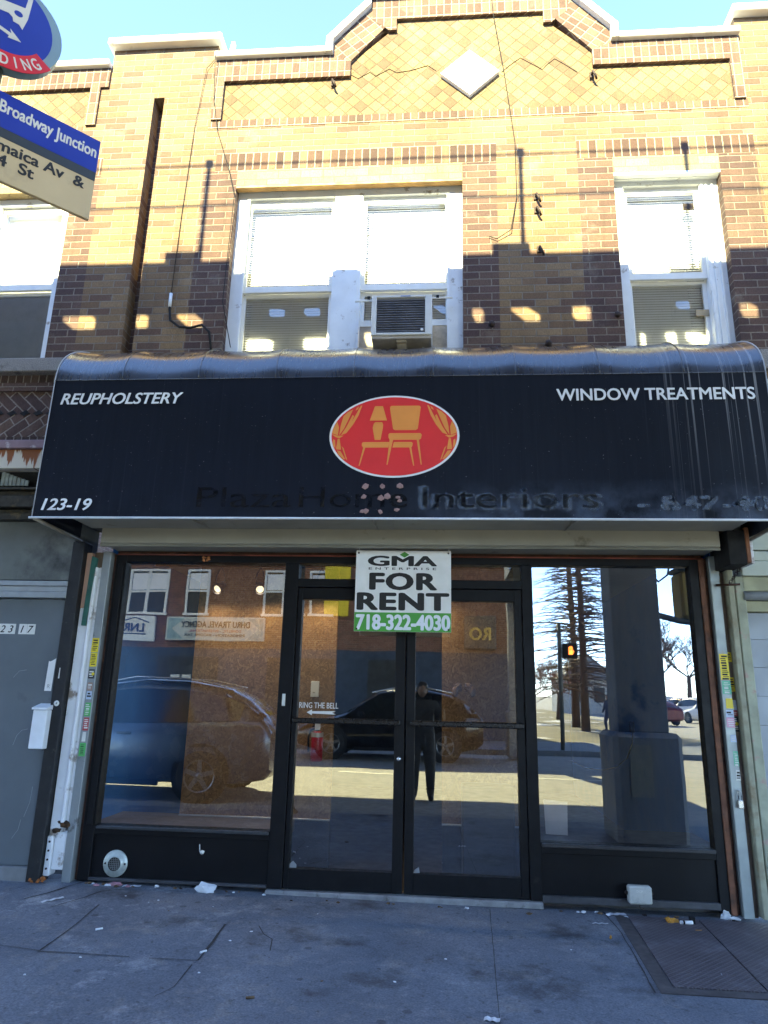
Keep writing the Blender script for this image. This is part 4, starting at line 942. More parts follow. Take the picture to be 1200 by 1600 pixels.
# front panel
b = len(mb.v); zz = [2.56+1.08*k/14 for k in range(15)]
for z in zz:
    for (x, s, i) in xs_: mb.v.append((x, fy(z)-.004*math.sin(x*2.3+z*3)*math.sin(math.pi*(z-2.56)/1.08), z))
for j in range(14):
    for i in range(W-1): mb.f.append((b+j*W+i, b+j*W+i+1, b+(j+1)*W+i+1, b+(j+1)*W+i)); mb.sm.append(True)
canopy = mb.build('canopy', m_face, aw)
ends = MB()
for x, s in ((AX0+.002, 1), (AX1-.002, -1)):
    poly = [(fy(2.56)+.002, 2.565)] + [(y+.004, z-.003) for y, z in prof] + [(-.125, 2.565)]
    v = [(x, y, z) for y, z in poly]; ends.add(v, [tuple(range(len(v)))[::s]])
ends.each('end_panel', m_face, aw)
sm_ = MB(); sm_.tube([(AX0, fy(3.64)-.001, 3.638), (AX1, fy(3.64)-.001, 3.638)], .004, 5); sm_.build('seam', m_awn, aw)
for x in ribs[1:-1]:
    MB().tube([(x, y-.0005, z+.0005) for y, z in prof], .0045, 5).build('rib', m_awn, aw)
m_pipe = flat('white_piping', (.75, .76, .78), .5)
MB().tube([(AX0-.02, -.823, 2.556), (AX1+.02, -.823, 2.556)], .0085, 8).build('foot_rail', m_pipe, aw)
ep = MB()
for x in (AX0, AX1): ep.tube([(x, fy(2.56)-.002, 2.56), (x, fy(3.2)-.002, 3.2)] + [(x, y-.002, z+.001) for y, z in prof], .0042, 5)
ep.each('edge_piping', flat('edge_piping_grey', (.42, .44, .48), .5), aw)
ub = MB()
for x in (AX0+.015, AX1-.015): ub.tube([(x, -.815, 2.553), (x, -.13, 2.535)], .014, 6)
for x in (-1.75, -.45, .95): ub.tube([(x, -.815, 2.562), (x, -.33, 2.60)], .008, 5)
ub.each('support_bar', paint('bar_paint', (.30, .28, .23), .5, .3), aw)
un = MB(); un.box(-2.70, 2.14, -.79, -.335, 2.605, 2.61); un.build('soffit_panel', m_beige, aw)
un = MB()
for x0, x1 in ((-2.70, -1.52), (-1.515, -.32), (-.315, .95), (.955, 2.14)): un.bbox(x0, x1, -.80, -.335, 2.596, 2.604, .002)
un.each('soffit_panel', m_beige, aw)
# white lettering
m_let = flat('white_vinyl_lettering', (.82, .84, .86), .5)
def front_text(txt, x, z, h, w, mat, bold=.0, shear=.0, off=.004, name='lettering', sp=1.0, label=None, ext=.0015):
    tm = text_mesh(txt, h, w, bold, shear, ext, sp); tm.xf(lambda p: (p.x+x, fy(p.z+z)-off-.0045+p.y, p.z+z)); o = tm.build(name, mat, aw)
    if label: o['label'] = label
    return o
front_text('REUPHOLSTERY', -2.822, 3.437, .088, .935, m_let, .022, .22, label='white slanted word REUPHOLSTERY')
front_text('WINDOW TREATMENTS', .848, 3.43, .090, 1.355, m_let, .022, 0, label='white word pair WINDOW TREATMENTS')
front_text('123-19', -2.835, 2.612, .085, .367, m_let, .022, .22, label='white slanted house number 123-19')
# ghost of the removed letters: a dusty halo and darker letters in it
def dust(name, k):
    t = NT(name); o = t.obj()
    tr = t.n('ShaderNodeBsdfTransparent')
    n = t.math('MULTIPLY', t.maprange(t.noise(t.mapping(o, scale=(1.5, 1, 1)), 16, 5, .65), .42, .66), k)
    t.b.inputs['Base Color'].default_value = (.15, .19, .25, 1); t.b.inputs['Roughness'].default_value = .8
    mx = t.n('ShaderNodeMixShader'); t.l(n, mx.inputs[0]); t.l(tr.outputs[0], mx.inputs[1]); t.l(t.b.outputs[0], mx.inputs[2]); t.l(mx.outputs[0], t.out.inputs['Surface'])
    return t.m
t = NT('bare_black_vinyl'); o_ = t.obj(); tr_ = t.n('ShaderNodeBsdfTransparent')
t.b.inputs['Base Color'].default_value = (.004, .005, .008, 1); t.b.inputs['Roughness'].default_value = .25
mx_ = t.n('ShaderNodeMixShader'); t.l(t.math('MULTIPLY', t.maprange(t.noise(o_, 13, 5, .65), .30, .5), .85), mx_.inputs[0]); t.l(tr_.outputs[0], mx_.inputs[1]); t.l(t.b.outputs[0], mx_.inputs[2]); t.l(mx_.outputs[0], t.out.inputs['Surface'])
m_ghost = t.m
m_ghost2 = dust('bare_vinyl_trace', .35)
dustk = [dust('dust_faint', .16), dust('dust_mid', .4), dust('dust_thick', .85)]
for txt, x, w, k in (('Plaza', -1.70, .68, 0), ('Home', -.965, .76, 0), ('Interiors', -.10, 1.19, 2)):
    for kk in (range(2) if k else ()): front_text(txt, x-.012, 2.635-.010*kk, .150+.02*kk, w+.03, dustk[1], .03+.035*kk, 0, .0004+.0003*kk, 'dust_halo', ext=0)
    front_text(txt, x, 2.637, .150, w, m_ghost, 0, 0, .0012, 'letter_ghost', ext=0)
for kk in range(2): front_text('- 847-40', 1.36, 2.632-.01*kk, .080+.02*kk, .85, dustk[2], .03+.035*kk, 0, .0004+.0003*kk, 'dust_halo', ext=0)
front_text('- 847-40', 1.37, 2.635, .080, .83, m_ghost2, 0, 0, .0012, 'letter_ghost', ext=0)
glue = MB()
for gx_, gy_ in ((516, 44), (513, 74), (511, 112), (520, 112), (563, 45), (562, 76), (580, 72), (560, 113), (613, 44), (608, 75), (606, 108), (613, 84)):
    x = -1.70 + (290+gx_/1.791-310)*(2.795/625); z = 2.815 - (gy_-35)*.00268
    bm_ = MB().blob((0, 0, 0), .020, (random.uniform(.8, 1.3), .12, random.uniform(.6, 1.1)), .3, 1, gx_); bm_.xf(lambda p: (p.x+x, fy(z)-.006+p.y, p.z+z)); glue.add(bm_.v, bm_.f, False)
glue.each('glue_residue', paint('pink_glue', (.33, .20, .18), .7, 0, .2, 60), aw)
# oval emblem
LC = (-.307, 3.166)
def ell(rx, rz, n=64): return [(LC[0]+rx*math.cos(2*math.pi*i/n), LC[1]+rz*math.sin(2*math.pi*i/n)) for i in range(n)]
def fpoly(poly, off, mat, name, parent): 
    m_ = MB().prism(poly, -.0015, 0); m_.xf(lambda p: (p.x, fy(p.z)-off+p.y, p.z)); return m_.build(name, mat, parent)
emb = fpoly(ell(.464, .314), .006, m_let, 'oval_emblem', aw)
fpoly(ell(.448, .300), .0085, paint('red_vinyl', (.80, .03, .03), .5, 0, .04, 5), 'red_field', emb)
m_org = paint('orange_vinyl', (.85, .31, .06), .5, 0, .04, 6)
def cv(pts): return [(LC[0]+(x-580)*.000915, LC[1]-(y-408)*.000973) for x, y in pts]
chair = [[(425, 172), (488, 172), (523, 287), (387, 287)], [(430, 300), (485, 300), (493, 318), (492, 345), (476, 440), (430, 440), (412, 345), (420, 312)],
 [(555, 170), (775, 170), (786, 180), (784, 200), (765, 352), (750, 364), (588, 364), (572, 355), (545, 195), (546, 178)],
 [(545, 388), (785, 388), (796, 400), (790, 432), (775, 440), (798, 632), (790, 632), (757, 440), (574, 440), (535, 632), (527, 632), (547, 440), (537, 420), (537, 398)],
 [(340, 457), (545, 457), (538, 500), (358, 500), (320, 640), (311, 640), (343, 500), (331, 485), (331, 466)],
 [(580, 457), (716, 457), (727, 466), (725, 485), (716, 500), (741, 640), (732, 640), (701, 500), (570, 500)]]
drp = [[(324, 164), (312, 168), (270, 250), (225, 335), (190, 392), (205, 385), (255, 320), (297, 245)], [(252, 196), (212, 218), (178, 250), (158, 330), (150, 402), (185, 350), (215, 285)],
 [(250, 240), (262, 250), (237, 320), (190, 390), (163, 402), (205, 335)], [(130, 292), (105, 340), (92, 385), (140, 402), (146, 340)],
 [(90, 392), (140, 405), (185, 405), (152, 425), (120, 415)], [(140, 430), (155, 430), (170, 515), (130, 512)], [(105, 432), (120, 442), (125, 505), (102, 478)],
 [(138, 522), (165, 526), (205, 588), (192, 590), (152, 552)], [(172, 485), (190, 505), (222, 598), (210, 588)], [(298, 172), (280, 186), (272, 205), (290, 195)]]
e2 = MB()
for p in chair + drp + [[(1160-x, y) for x, y in q] for q in drp]:
    m_ = MB().prism(cv(p), -.0012, 0); e2.add(m_.v, m_.f)
e2.xf(lambda p: (p.x, fy(p.z)-.0108+p.y, p.z)); e2.build('furniture_motif', m_org, emb)

# ------------------------------------------------------------------ FOR RENT sign
fr_ = thing('for_rent_sign', 'white and green FOR RENT board with phone number hanging over the doors', 'sign', (-.26, -.20, 2.16))
SY = -.20; sx0, sx1, sz0, sz1 = -.622, .108, 1.842, 2.462
MB().bbox(sx0, sx1, SY, SY+.006, sz0, sz1, .002).build('board', flat('white_board', (.90, .89, .86), .55), fr_)
MB().box(sx0+.001, sx1-.001, SY-.0014, SY-.0002, sz0+.001, 1.985).build('green_band', paint('green_print', (.075, .36, .045), .5, 0, .06, 4), fr_)
def st(txt, x0, x1, z, h, mat, bold=.03, sp=1.0, name='lettering'):
    tm = text_mesh(txt, h, x1-x0, bold, 0, .0006, sp); tm.xf(lambda p: (p.x+x0, SY-.0022+p.y, p.z+z)); return tm.build(name, mat, fr_)
kx = (sx1-sx0)/1000; 
def SX(px): return sx0 + (px-110)*(sx1-sx0)/995
def SZ(py): return sz1 - (py-75)*(sz1-sz0)/828
st('GMA', SX(247), SX(948), SZ(233), SZ(132)-SZ(233), m_ink, .04)
MB().prism([(SX(570), SZ(119)), (SX(620), SZ(88)), (SX(670), SZ(119)), (SX(620), SZ(149))], SY-.0034, SY-.0024).build('green_diamond', flat('dark_green_print', (.06, .25, .03), .5), fr_)
st('ENTERPRISE', SX(247), SX(950), SZ(275), SZ(252)-SZ(275), m_ink, -.01, 1.7)
st('FOR', SX(272), SX(946), SZ(476), SZ(311)-SZ(476), m_ink, .05, 1.10)
st('RENT', SX(148), SX(1068), SZ(682), SZ(514)-SZ(682), m_ink, .05, 1.10)
st('718-322-4030', SX(135), SX(1088), SZ(880), SZ(735)-SZ(880), m_let, .05)
for x, z in ((sx0+.02, sz1-.02), (sx1-.02, sz1-.02), (sx0+.02, sz0+.02), (sx1-.02, sz0+.02)):
    MB().lathe([(0, -.004), (.007, -.003), (.007, 0)], (x, SY-.0015, z), 'y', 10).build('grommet', m_iron, fr_)
for x in (sx0+.02, sx1-.02): MB().tube([(x, SY-.002, sz1-.02), (x+.004, SY-.004, sz1+.008), (x, SY-.01, sz1+.03)], .0025, 4).build('hanging_tie', m_pipe, fr_)

# ------------------------------------------------------------------ air conditioner
ac = thing('air_conditioner', 'window air conditioner with dark grille below a white bar in the upper window', 'air conditioner', (-.29, -.25, 4.2))
m_acw = paint('ac_white', (.66, .67, .66), .5, 0, .06, 9, dirt=(.40, .36, .30), dirt_scale=8, dirt_lo=.62, dirt_hi=.75)
ax0, ax1, ay, az0, az1 = -.535, -.045, -.45, 4.175, 4.535
sh_ = MB(); sh_.bbox(ax0, ax0+.04, ay, .05, az0, az1, .004); sh_.bbox(ax1-.055, ax1, ay, .05, az0, az1, .004); sh_.bbox(ax0+.04, ax1-.055, ay, .05, az1-.022, az1, .004); sh_.bbox(ax0+.04, ax1-.055, ay, .05, az0, az0+.022, .004)
sh_.box(ax0+.04, ax1-.055, ay+.06, .05, az0+.022, az1-.022); sh_.build('housing', m_acw, ac)
MB().box(ax0+.04, ax1-.055, ay+.035, ay+.058, az0+.022, az1-.022).build('coil', paint('coil_grey', (.09, .10, .13), .6, .3), ac)
lv = MB(); z = az0+.036
while z < az1-.03: lv.bbox(ax0+.041, ax1-.056, ay+.006, ay+.030, z, z+.006, .001); z += .0215
lv.build('louvres', paint('louvre_grey', (.20, .21, .25), .45, .3), ac)
us = MB(); us.bbox(ax0+.005, ax1-.005, ay+.01, .04, az0-.03, az0-.001, .004); us.build('base_pan', paint('dirty_pan', (.42, .38, .33), .6, 0, .2, 8, dirt=(.2, .17, .14)), ac)
sb = MB(); sb.bbox(-.33, -.25, -.42, .0, az0-.045, az0-.031, .003); sb.hex([(-.325, -.40, az0-.06), (-.255, -.40, az0-.06), (-.255, -.19, 4.04), (-.325, -.19, 4.04), (-.325, -.37, az0-.032), (-.255, -.37, az0-.032), (-.255, -.12, 4.08), (-.325, -.12, 4.08)]); sb.build('support_bracket', paint('bracket_tan', (.45, .40, .33), .6), ac)
MB().tube([(-.12, -.30, az0-.034), (-.09, -.22, az0-.06), (-.07, -.12, az0-.05), (-.10, -.05, az0-.04)], .006, 5).build('drain_hose', m_acw, ac)
MB().bbox(-.30, -.22, ay-.002, ay, az1-.017, az1-.007, .0005).build('badge', flat('blue_badge', (.15, .22, .45), .4), ac)
MB().lathe([(0, -.004), (.011, -.003), (.012, 0)], (ax1-.08, ay+.004, az0+.045), 'y', 12).build('round_badge', m_pipe, ac)

# ------------------------------------------------------------------ bus stop sign
th = R(45); D = Vector((math.sin(th), math.cos(th), 0)); Nn = Vector((math.cos(th), -math.sin(th), 0)); T0 = Vector((-1.416, -3.1, 0))
bs = thing('bus_stop_sign', 'blue bus stop sign with red NO STANDING banner and route panel at upper left', 'sign', (T0-D*.41-Nn*.04).to_tuple()[:2]+(-.006,))
def on_sign(p, off=0.0): return T0 + D*p.x + Vector((0, 0, p.z)) - Nn*p.y + Nn*off     # local x along the sign, z up, -y toward the viewer
def sgn_part(mb, name, mat, off=0.0, parent=bs): mb.xf(lambda p: on_sign(p, off)); return mb.build(name, mat, parent)
m_sblue = paint('sign_blue', (.012, .03, .30), .4, 0, .05, 5); m_scream = paint('sign_cream', (.52, .39, .22), .55, 0, .06, 5, dirt=(.40, .30, .18), dirt_scale=7)
m_sdark = flat('sign_dark_band', (.03, .035, .04), .5); m_sred = paint('sign_red', (.62, .02, .025), .4, 0, .05, 5); m_srim = paint('sign_rim', (.22, .30, .32), .45, .2, .1, 5)
m_swhite = flat('sign_white', (.66, .62, .54), .5)
MB_ = lambda: MB()
sgn_part(MB().bbox(-.66, 0, 0, .018, 3.222, 3.603, .002), 'route_panel', m_scream)
sgn_part(MB().prism([(-.659, 3.447), (-.001, 3.447), (-.001, 3.602), (-.659, 3.602)], -.0015, -.0002), 'blue_band', m_sblue)
sgn_part(MB().prism([(-.659, 3.405), (-.001, 3.405), (-.001, 3.4465), (-.659, 3.4465)], -.0015, -.0002), 'dark_band', m_sdark)
def sgn_text(txt, x1, z, h, w, mat, bold=.028):
    tm = text_mesh(txt, h, w, bold, 0, .0006); tm.xf(lambda p: (p.x+x1-w, p.y-.0024, p.z+z)); return sgn_part(tm, 'lettering', mat)
sgn_text('Broadway Junction', -.012, 3.515, .054, .362, m_swhite)
sgn_text('Jamaica Av  &', -.040, 3.348, .048, .372, m_ink)
sgn_text('124  St', -.222, 3.286, .048, .185, m_ink)
C0 = (-.415, 3.93); RO = .212
def arcp(r0_, r1_, a0, a1, n=24):
    o_ = [(C0[0]+r1_*math.cos(R(a0+(a1-a0)*i/n)), C0[1]+r1_*math.sin(R(a0+(a1-a0)*i/n))) for i in range(n+1)]
    return o_ + [(C0[0]+r0_*math.cos(R(a1-(a1-a0)*i/n)), C0[1]+r0_*math.sin(R(a1-(a1-a0)*i/n))) for i in range(n+1)]
sgn_part(MB().prism([(C0[0]+RO*math.cos(2*math.pi*i/48), C0[1]+RO*math.sin(2*math.pi*i/48)) for i in range(48)], 0, .05), 'disc', m_srim)
sgn_part(MB().prism([(C0[0]-.018+(RO-.020)*math.cos(2*math.pi*i/48), C0[1]+(RO-.012)*math.sin(2*math.pi*i/48)) for i in range(48)], -.002, -.0003), 'blue_face', m_sblue)
sgn_part(MB().prism(arcp(.150, .222, -184, -33, 36), -.0055, -.0025), 'red_banner', m_sred)
word = 'NO STANDING'
for i, ch in enumerate(word):
    if ch == ' ': continue
    a = -170 + i*12.4; tm = text_mesh(ch, .046, None, .025, 0, .0006, 1, 'CENTER'); rot = R(a+90)
    cxx, czz = C0[0]+.209*math.cos(R(a)), C0[1]+.209*math.sin(R(a))
    tm.xf(lambda p: (cxx+p.x*.68*math.cos(rot)-p.z*math.sin(rot), p.y-.0065, czz+p.x*.68*math.sin(rot)+p.z*math.cos(rot))); sgn_part(tm, 'lettering', m_swhite)
bus = MB()
for p in ([(-.56, 4.02), (-.375, 4.09), (-.335, 4.09), (-.340, 3.985), (-.352, 3.922), (-.366, 3.938), (-.388, 3.938), (-.392, 3.955), (-.408, 3.965), (-.56, 3.93)],): bus.prism(p, -.0035, -.0022)
for p in ([(-.52, 3.905), (-.385, 3.878), (-.392, 3.897), (-.348, 3.862), (-.395, 3.852), (-.392, 3.864), (-.525, 3.888)],): bus.prism(p, -.0035, -.0022)
sgn_part(bus, 'bus_symbol', m_swhite)
w_ = MB(); w_.prism([(-.53, 4.035), (-.385, 4.08), (-.352, 4.08), (-.356, 4.03), (-.53, 3.985)], -.0045, -.0037)
w_.prism([(-.375+.016*math.cos(i*math.pi/6), 3.985+.013*math.sin(i*math.pi/6)) for i in range(12)], -.0045, -.0037); sgn_part(w_, 'symbol_detail', m_sblue)
pc = T0 - D*.41 - Nn*.04
MB().tube([(pc.x, pc.y, 0), (pc.x, pc.y, 4.12)], .028, 12).build('pole', paint('pole_green', (.05, .07, .06), .5, .4), bs)
MB().lathe([(.09, -.01), (.09, .02), (.05, .05), (.03, .12), (.03, .16)], (pc.x, pc.y, 0), 'z', 16).build('pole_base', m_iron, bs)

# ------------------------------------------------------------------ litter on the pavement
m_litw = paint('litter_white', (.66, .68, .70), .8, 0, .1, 30); m_litb = paint('litter_brown', (.12, .075, .04), .9, 0, .4, 40)
m_lito = paint('litter_orange', (.55, .25, .03), .7, 0, .2, 30); m_litp = paint('litter_pink', (.45, .22, .25), .7, 0, .4, 30)
def gnd(x, y): return max(-.03, min(.04, gz(x, y)))
def crumple(x, y, r, mat, label, seed, sq=(1, 1, .5), cat='paper', group=None):
    rn = random.Random(seed); bm = bmesh.new(); bmesh.ops.create_icosphere(bm, subdivisions=2, radius=1)
    for v in bm.verts:
        k = r*(1+rn.uniform(-.38, .32)); v.co = Vector((v.co.x*k*sq[0]+x, v.co.y*k*sq[1]+y, max(0, v.co.z*k*sq[2]+r*sq[2]*.55)+gnd(x, y)))
    o = MB().bm(bm, False).build('paper_scrap' if cat == 'paper' else 'litter', mat, None); return tag(o, label, cat, group)
crumple(-1.62, -.13, .062, m_litw, 'crumpled white tissue against the left black panel', 3, (1.1, .5, .65))
def strip_litter(x, y, a, L, w, mat, label, name, cat, group=None, lift=.004):
    m_ = MB(); c, s = math.cos(a), math.sin(a); n = 5; pts = []
    for i in range(n+1):
        u = (i/n-.5)*L; hgt = lift+.006*math.sin(i*1.7)**2
        for sd_ in (-1, 1): pts.append((x+u*c-sd_*w/2*s, y+u*s+sd_*w/2*c, gnd(x, y)+hgt))
    m_.add(pts, [(2*i, 2*i+2, 2*i+3, 2*i+1) for i in range(n)])
    k = len(pts); m_.add([(p[0], p[1], p[2]-.0025) for p in pts], [(2*i+1, 2*i+3, 2*i+2, 2*i) for i in range(n)])
    return tag(m_.build(name, mat, None), label, cat, group)
strip_litter(-2.17, -.10, .15, .13, .035, m_litw, 'flat white scrap below the round vent', 'paper_scrap', 'paper')
strip_litter(-2.53, -.51, 1.0, .15, .025, m_litw, 'folded white strip lying among the cracks at far left', 'paper_scrap', 'paper')
strip_litter(1.22, -.10, .2, .12, .04, m_litw, 'white scrap at the left corner of the cellar hatch', 'paper_scrap', 'paper')
strip_litter(1.29, -.16, -.5, .09, .02, m_litw, 'thin white scrap on the hatch frame near the black panel', 'paper_scrap', 'paper')
strip_litter(1.06, -.33, 0.05, .10, .012, m_litw, 'white drinking straw piece left of the cellar hatch', 'straw', 'straw')
strip_litter(.25, -1.84, -.2, .07, .035, m_litw, 'small white scrap at the bottom edge of the sidewalk', 'paper_scrap', 'paper')
strip_litter(1.53, -1.13, -.2, .07, .035, paint('leaf_grey', (.35, .36, .38), .8), 'flattened pale gum scrap on the left hatch leaf', 'litter', 'litter')
crumple(1.955, -.045, .045, m_litw, 'crushed white cup scrap by the right end of the black panel', 9, (.8, .6, .9))
crumple(2.0, -.07, .03, m_litw, 'little white scrap beside the crushed cup at the right jamb', 12, (1.2, .6, .5))
crumple(1.54, -.22, .032, m_lito, 'orange wrapper on the cellar hatch', 5, (1.3, .8, .7))
lg = thing('lighter', 'black and silver lighter lying on the cellar hatch by the orange wrapper', 'lighter', (1.63, -.245, gnd(1.6, -.24)))
MB().tube([(1.585, -.262, gnd(1.6, -.24)+.02), (1.665, -.25, gnd(1.6, -.24)+.02)], .011, 8).build('lighter_body', m_pipe, lg)
MB().bbox(1.65, 1.685, -.25, -.225, gnd(1.6, -.24)+.01, gnd(1.6, -.24)+.05, .003).build('lighter_head', m_black, lg)
MB().tube([(1.60, -.262, gnd(1.6, -.24)+.021), (1.612, -.26, gnd(1.6, -.24)+.021)], .0115, 8).build('lighter_ring', m_black, lg)
def butt(x, y, a, mat, label, group=None):
    g = gnd(x, y)+.006; c, s = math.cos(a)*.02, math.sin(a)*.02
    return tag(MB().tube([(x-c, y-s, g), (x+c, y+s, g)], .006, 6).build('cigarette_butt', mat, None), label, 'cigarette butt', group)
butt(-1.97, -1.0, .7, m_litw, 'white cigarette butt on the patched slab'); butt(-1.26, -1.25, .9, m_litw, 'white cigarette butt in the dark crack of the slab')
butt(1.06, -.60, 1.3, m_lito, 'tan cigarette butt standing by the hatch edge'); butt(1.66, -.37, .1, m_lito, 'orange cigarette butt on the seam between the hatch leaves')
butt(-.86, -1.78, .3, m_litb, 'brown cigarette butt near the front of the sidewalk')
crumple(-2.29, -.09, .03, m_litp, 'pink and white torn wrapper under the round vent', 21, (1.8, .8, .5), 'litter')
for i in range(4): crumple(-2.42+i*.075, -.13+.02*(i % 2), .014, (m_litp, m_litw, m_litb, m_litp)[i], 'tiny torn wrapper bit beside the pink wrapper under the vent', 30+i, (1.5, 1, .6), 'litter', 'wrapper bits under the vent')
rnd = random.Random(4)
for i in range(52):
    x = rnd.uniform(-2.55, 2.0)
    if -1.15 < x < .7 and rnd.random() < .5: continue
    y = (-.02 if not -1.2 < x < .74 else -.10)-abs(rnd.gauss(0, .035))-.05
    crumple(x, y, rnd.uniform(.005, .014), rnd.choice((m_litb, m_litb, m_litw, m_iron)), 'speck of debris gathered along the foot of the shopfront', 100+i, (1.4, 1, .7), 'debris', 'debris along the shopfront foot')
for i in range(24):
    x = rnd.uniform(-2.2, 2.2); y = rnd.uniform(-1.8, -.25)
    crumple(x, y, rnd.uniform(.0025, .006), rnd.choice((m_litw, m_litw, m_litb)), 'tiny scattered litter speck on the open sidewalk', 200+i, (1.4, 1, .5), 'debris', 'specks on the open sidewalk')
rb = thing('roof_rubble', 'pale broken lumps lying on top of the left pier coping', 'rubble', (-2.5, -.08, 7.675))
MB().blob((-2.55, -.06, 7.735), .06, (.8, 1, 1.1), .35, 1, 5).blob((-2.47, -.05, 7.70), .045, (1.4, 1, .8), .35, 1, 6).build('lump', m_coping, rb)
fl = thing('leaning_slat', 'thin pale slat leaning against the right side of the left pier top', 'slat', (-2.12, .0, 7.46))
MB().hex([(-2.135, -.02, 7.46), (-2.095, -.02, 7.46), (-2.095, .03, 7.46), (-2.135, .03, 7.46), (-2.09, -.02, 7.76), (-2.06, -.02, 7.76), (-2.06, .03, 7.76), (-2.09, .03, 7.76)]).build('slat', m_coping, fl)
MB().tube([(-4.2, .1, 7.44), (-3.8, .1, 7.50), (-3.3, .1, 7.62), (-3.25, .1, 7.64)], .006, 4).build('roof_wire', m_dark, nb)

# ------------------------------------------------------------------ elevated railway behind the camera (it shades the street)
m_steel = paint('el_steel', (.10, .105, .10), .6, .2, .2, 4, dirt=(.16, .09, .05), dirt_scale=3, dirt_lo=.6)
m_tie = paint('el_timber', (.10, .075, .055), .85, 0, .3, 5)
el = thing('elevated_railway', 'steel elevated railway on columns along the street behind the viewer, mirrored in the glass', 'railway', (0, -8, 0))
E0, E1 = -3.2, -13.3; XA, XB = -40, 40
kxs, kzs = .22, .70
MB().box(XA, XB, E1, -4.4, 5.0, 5.6).build('deck', m_steel, el)
g = MB(); g.box(XA, XB, E0-.08, E0, 5.0, 4.385+kzs*3.2); g.box(XA, XB, E1, E1+.12, 5.6, 7.2); g.each('girder', m_steel, el)
zb0, zb1, zt = 4.385+kzs*3.2, 4.545+kzs*3.2, 5.055+kzs*3.2
pk_ = MB(); pk_.box(XA, XB, E0-.05, E0-.01, zb1, zt)
# gaps between parapet and plank: filled except at a few openings
gaps = [(-3.33, -3.02), (-2.655, -2.535), (-2.28, -2.04), (-1.74, -1.50), (-1.22, -.98), (-.66, -.56), (.315, .415), (.645, .885), (1.155, 1.31), (1.72, 1.76), (1.93, 2.02), (2.1, 2.28), (2.52, 2.665), (-4.6, -4.4), (-3.9, -3.7), (3.2, 3.4), (4.0, 4.2)]
gaps = sorted((a-kxs*3.2, b_-kxs*3.2) for a, b_ in gaps); x = XA
rg = random.Random(11)
for a, b_ in gaps:
    pk_.box(x, a, E0-.05, E0-.01, zb0, zb1); x = b_; w_ = b_-a
    pk_.prism([(a, zb0), (a+w_*rg.uniform(.2, .55), zb0), (a, zb0+rg.uniform(.04, .12))], E0-.048, E0-.012)      # corner wedges added to make the light spots irregular
    pk_.prism([(b_, zb1), (b_-w_*rg.uniform(.1, .5), zb1), (b_, zb1-rg.uniform(.02, .10))], E0-.048, E0-.012)
pk_.box(x, XB, E0-.05, E0-.01, zb0, zb1)
for x in (-2.45, .50, 2.02, 4.95, -5.4, -8.3, 7.9):                        # cleats beside the posts
    pk_.box(x-kxs*3.2, x+.32-kxs*3.2, E0-.05, E0-.01, zt, zt+.105)
pk_.build('parapet_plank', m_tie, el)
ps = MB()
for x in (-8, -5.08, -2.13, .765, 2.22, 5.27, 8.2): ps.box(x-.017-kxs*3.2, x+.017-kxs*3.2, E0-.05, E0-.01, zt, 6.16+kzs*3.2); ps.box(x-.034-kxs*3.2, x+.034-kxs*3.2, E0-.05, E0-.01, 6.09+kzs*3.2, 6.16+kzs*3.2)
ps.build('railing_posts', m_steel, el)
rl = MB()
for z in (6.105, 5.66): rl.tube([(XA, E0-.03, z+kzs*3.2), (XB, E0-.03, z+kzs*3.2)], .010, 6)
rl.build('hand_rail', m_steel, el)
m_col = paint('column_paint', (.22, .22, .215), .6, 0, .12, 2.5, dirt=(.04, .065, .12), dirt_scale=1.6, dirt_lo=.56, dirt_hi=.62)
for x in (-16, 2.17, 20):
    for y in (-2.55, -14.0):
        if x == 20 and y == -2.55: continue
        c = MB(); w = .26 if y > -5 else .22
        c.bbox(x-w, x+w, y-.2, y+.2, 1.07, 5.0, .01); cc = c.build('column', m_col, el)
        b_ = MB(); b_.bbox(x-w-.09, x+w+.09, y-.34, y+.34, -.03 if y > -5 else -.1, 1.07, .05); b_.build('column_base', m_col, cc)
    MB().box(x-.25, x+.25, -14.2, -2.3, 4.62, 4.998).build('cross_girder', m_steel, el)
nt = MB().box(1.97, 2.19, -2.205, -2.2005, .45, .95); nt.build('faded_poster', paint('faded_poster', (.30, .28, .20), .7, 0, .2, 12), [o for o in bpy.data.objects if o.name == 'column_base'][0] if False else el)
m_train = paint('train_steel', (.38, .39, .40), .4, .5, .06, 2); m_twin = paint('train_window', (.02, .025, .03), .1, 0, .05, 2)
tr0 = thing('sun_block_train', 'ribbed steel train cars added on the far track to block the sun', 'train car', (0, 0, 0), 'added train cars that block the sun')  # train added as a sun blocker for the lower wall and pavement
MB().bbox(-7.9, 7.9, -12.6, -9.8, 5.61, 9.9, .12).build('body', m_train, tr0)
for i in range(8): MB().box(-7.2+i*1.85, -6.1+i*1.85, -9.795, -9.785, 7.6, 8.6).build('window', m_twin, tr0)
for i in range(3): MB().box(-5.4+i*4.7, -4.2+i*4.7, -9.798, -9.79, 6.5, 8.9).build('door', m_train, tr0)
for x in (-32, -16, 16, 32): o = copy_tree(tr0); o.location.x = x
sg = thing('traffic_signal', 'traffic signal box on double mast arms beside the railway column, seen in the right window', 'traffic signal', (2.9, -2.9, 2.9))
MB().tube([(2.3, -2.6, 2.98), (2.45, -2.65, 3.04), (2.6, -2.7, 2.98), (3.6, -2.95, 2.94)], .035, 8).build('mast_arm', m_steel, sg)
MB().tube([(2.3, -2.6, 2.28), (2.5, -2.65, 2.33), (2.75, -2.72, 2.28), (3.6, -2.95, 2.22)], .035, 8).build('mast_arm', m_steel, sg)
MB().bbox(2.78, 3.25, -2.98, -2.66, 2.31, 2.84, .03).build('signal_housing', paint('signal_yellow', (.40, .27, .05), .5, 0, .15, 6), sg)
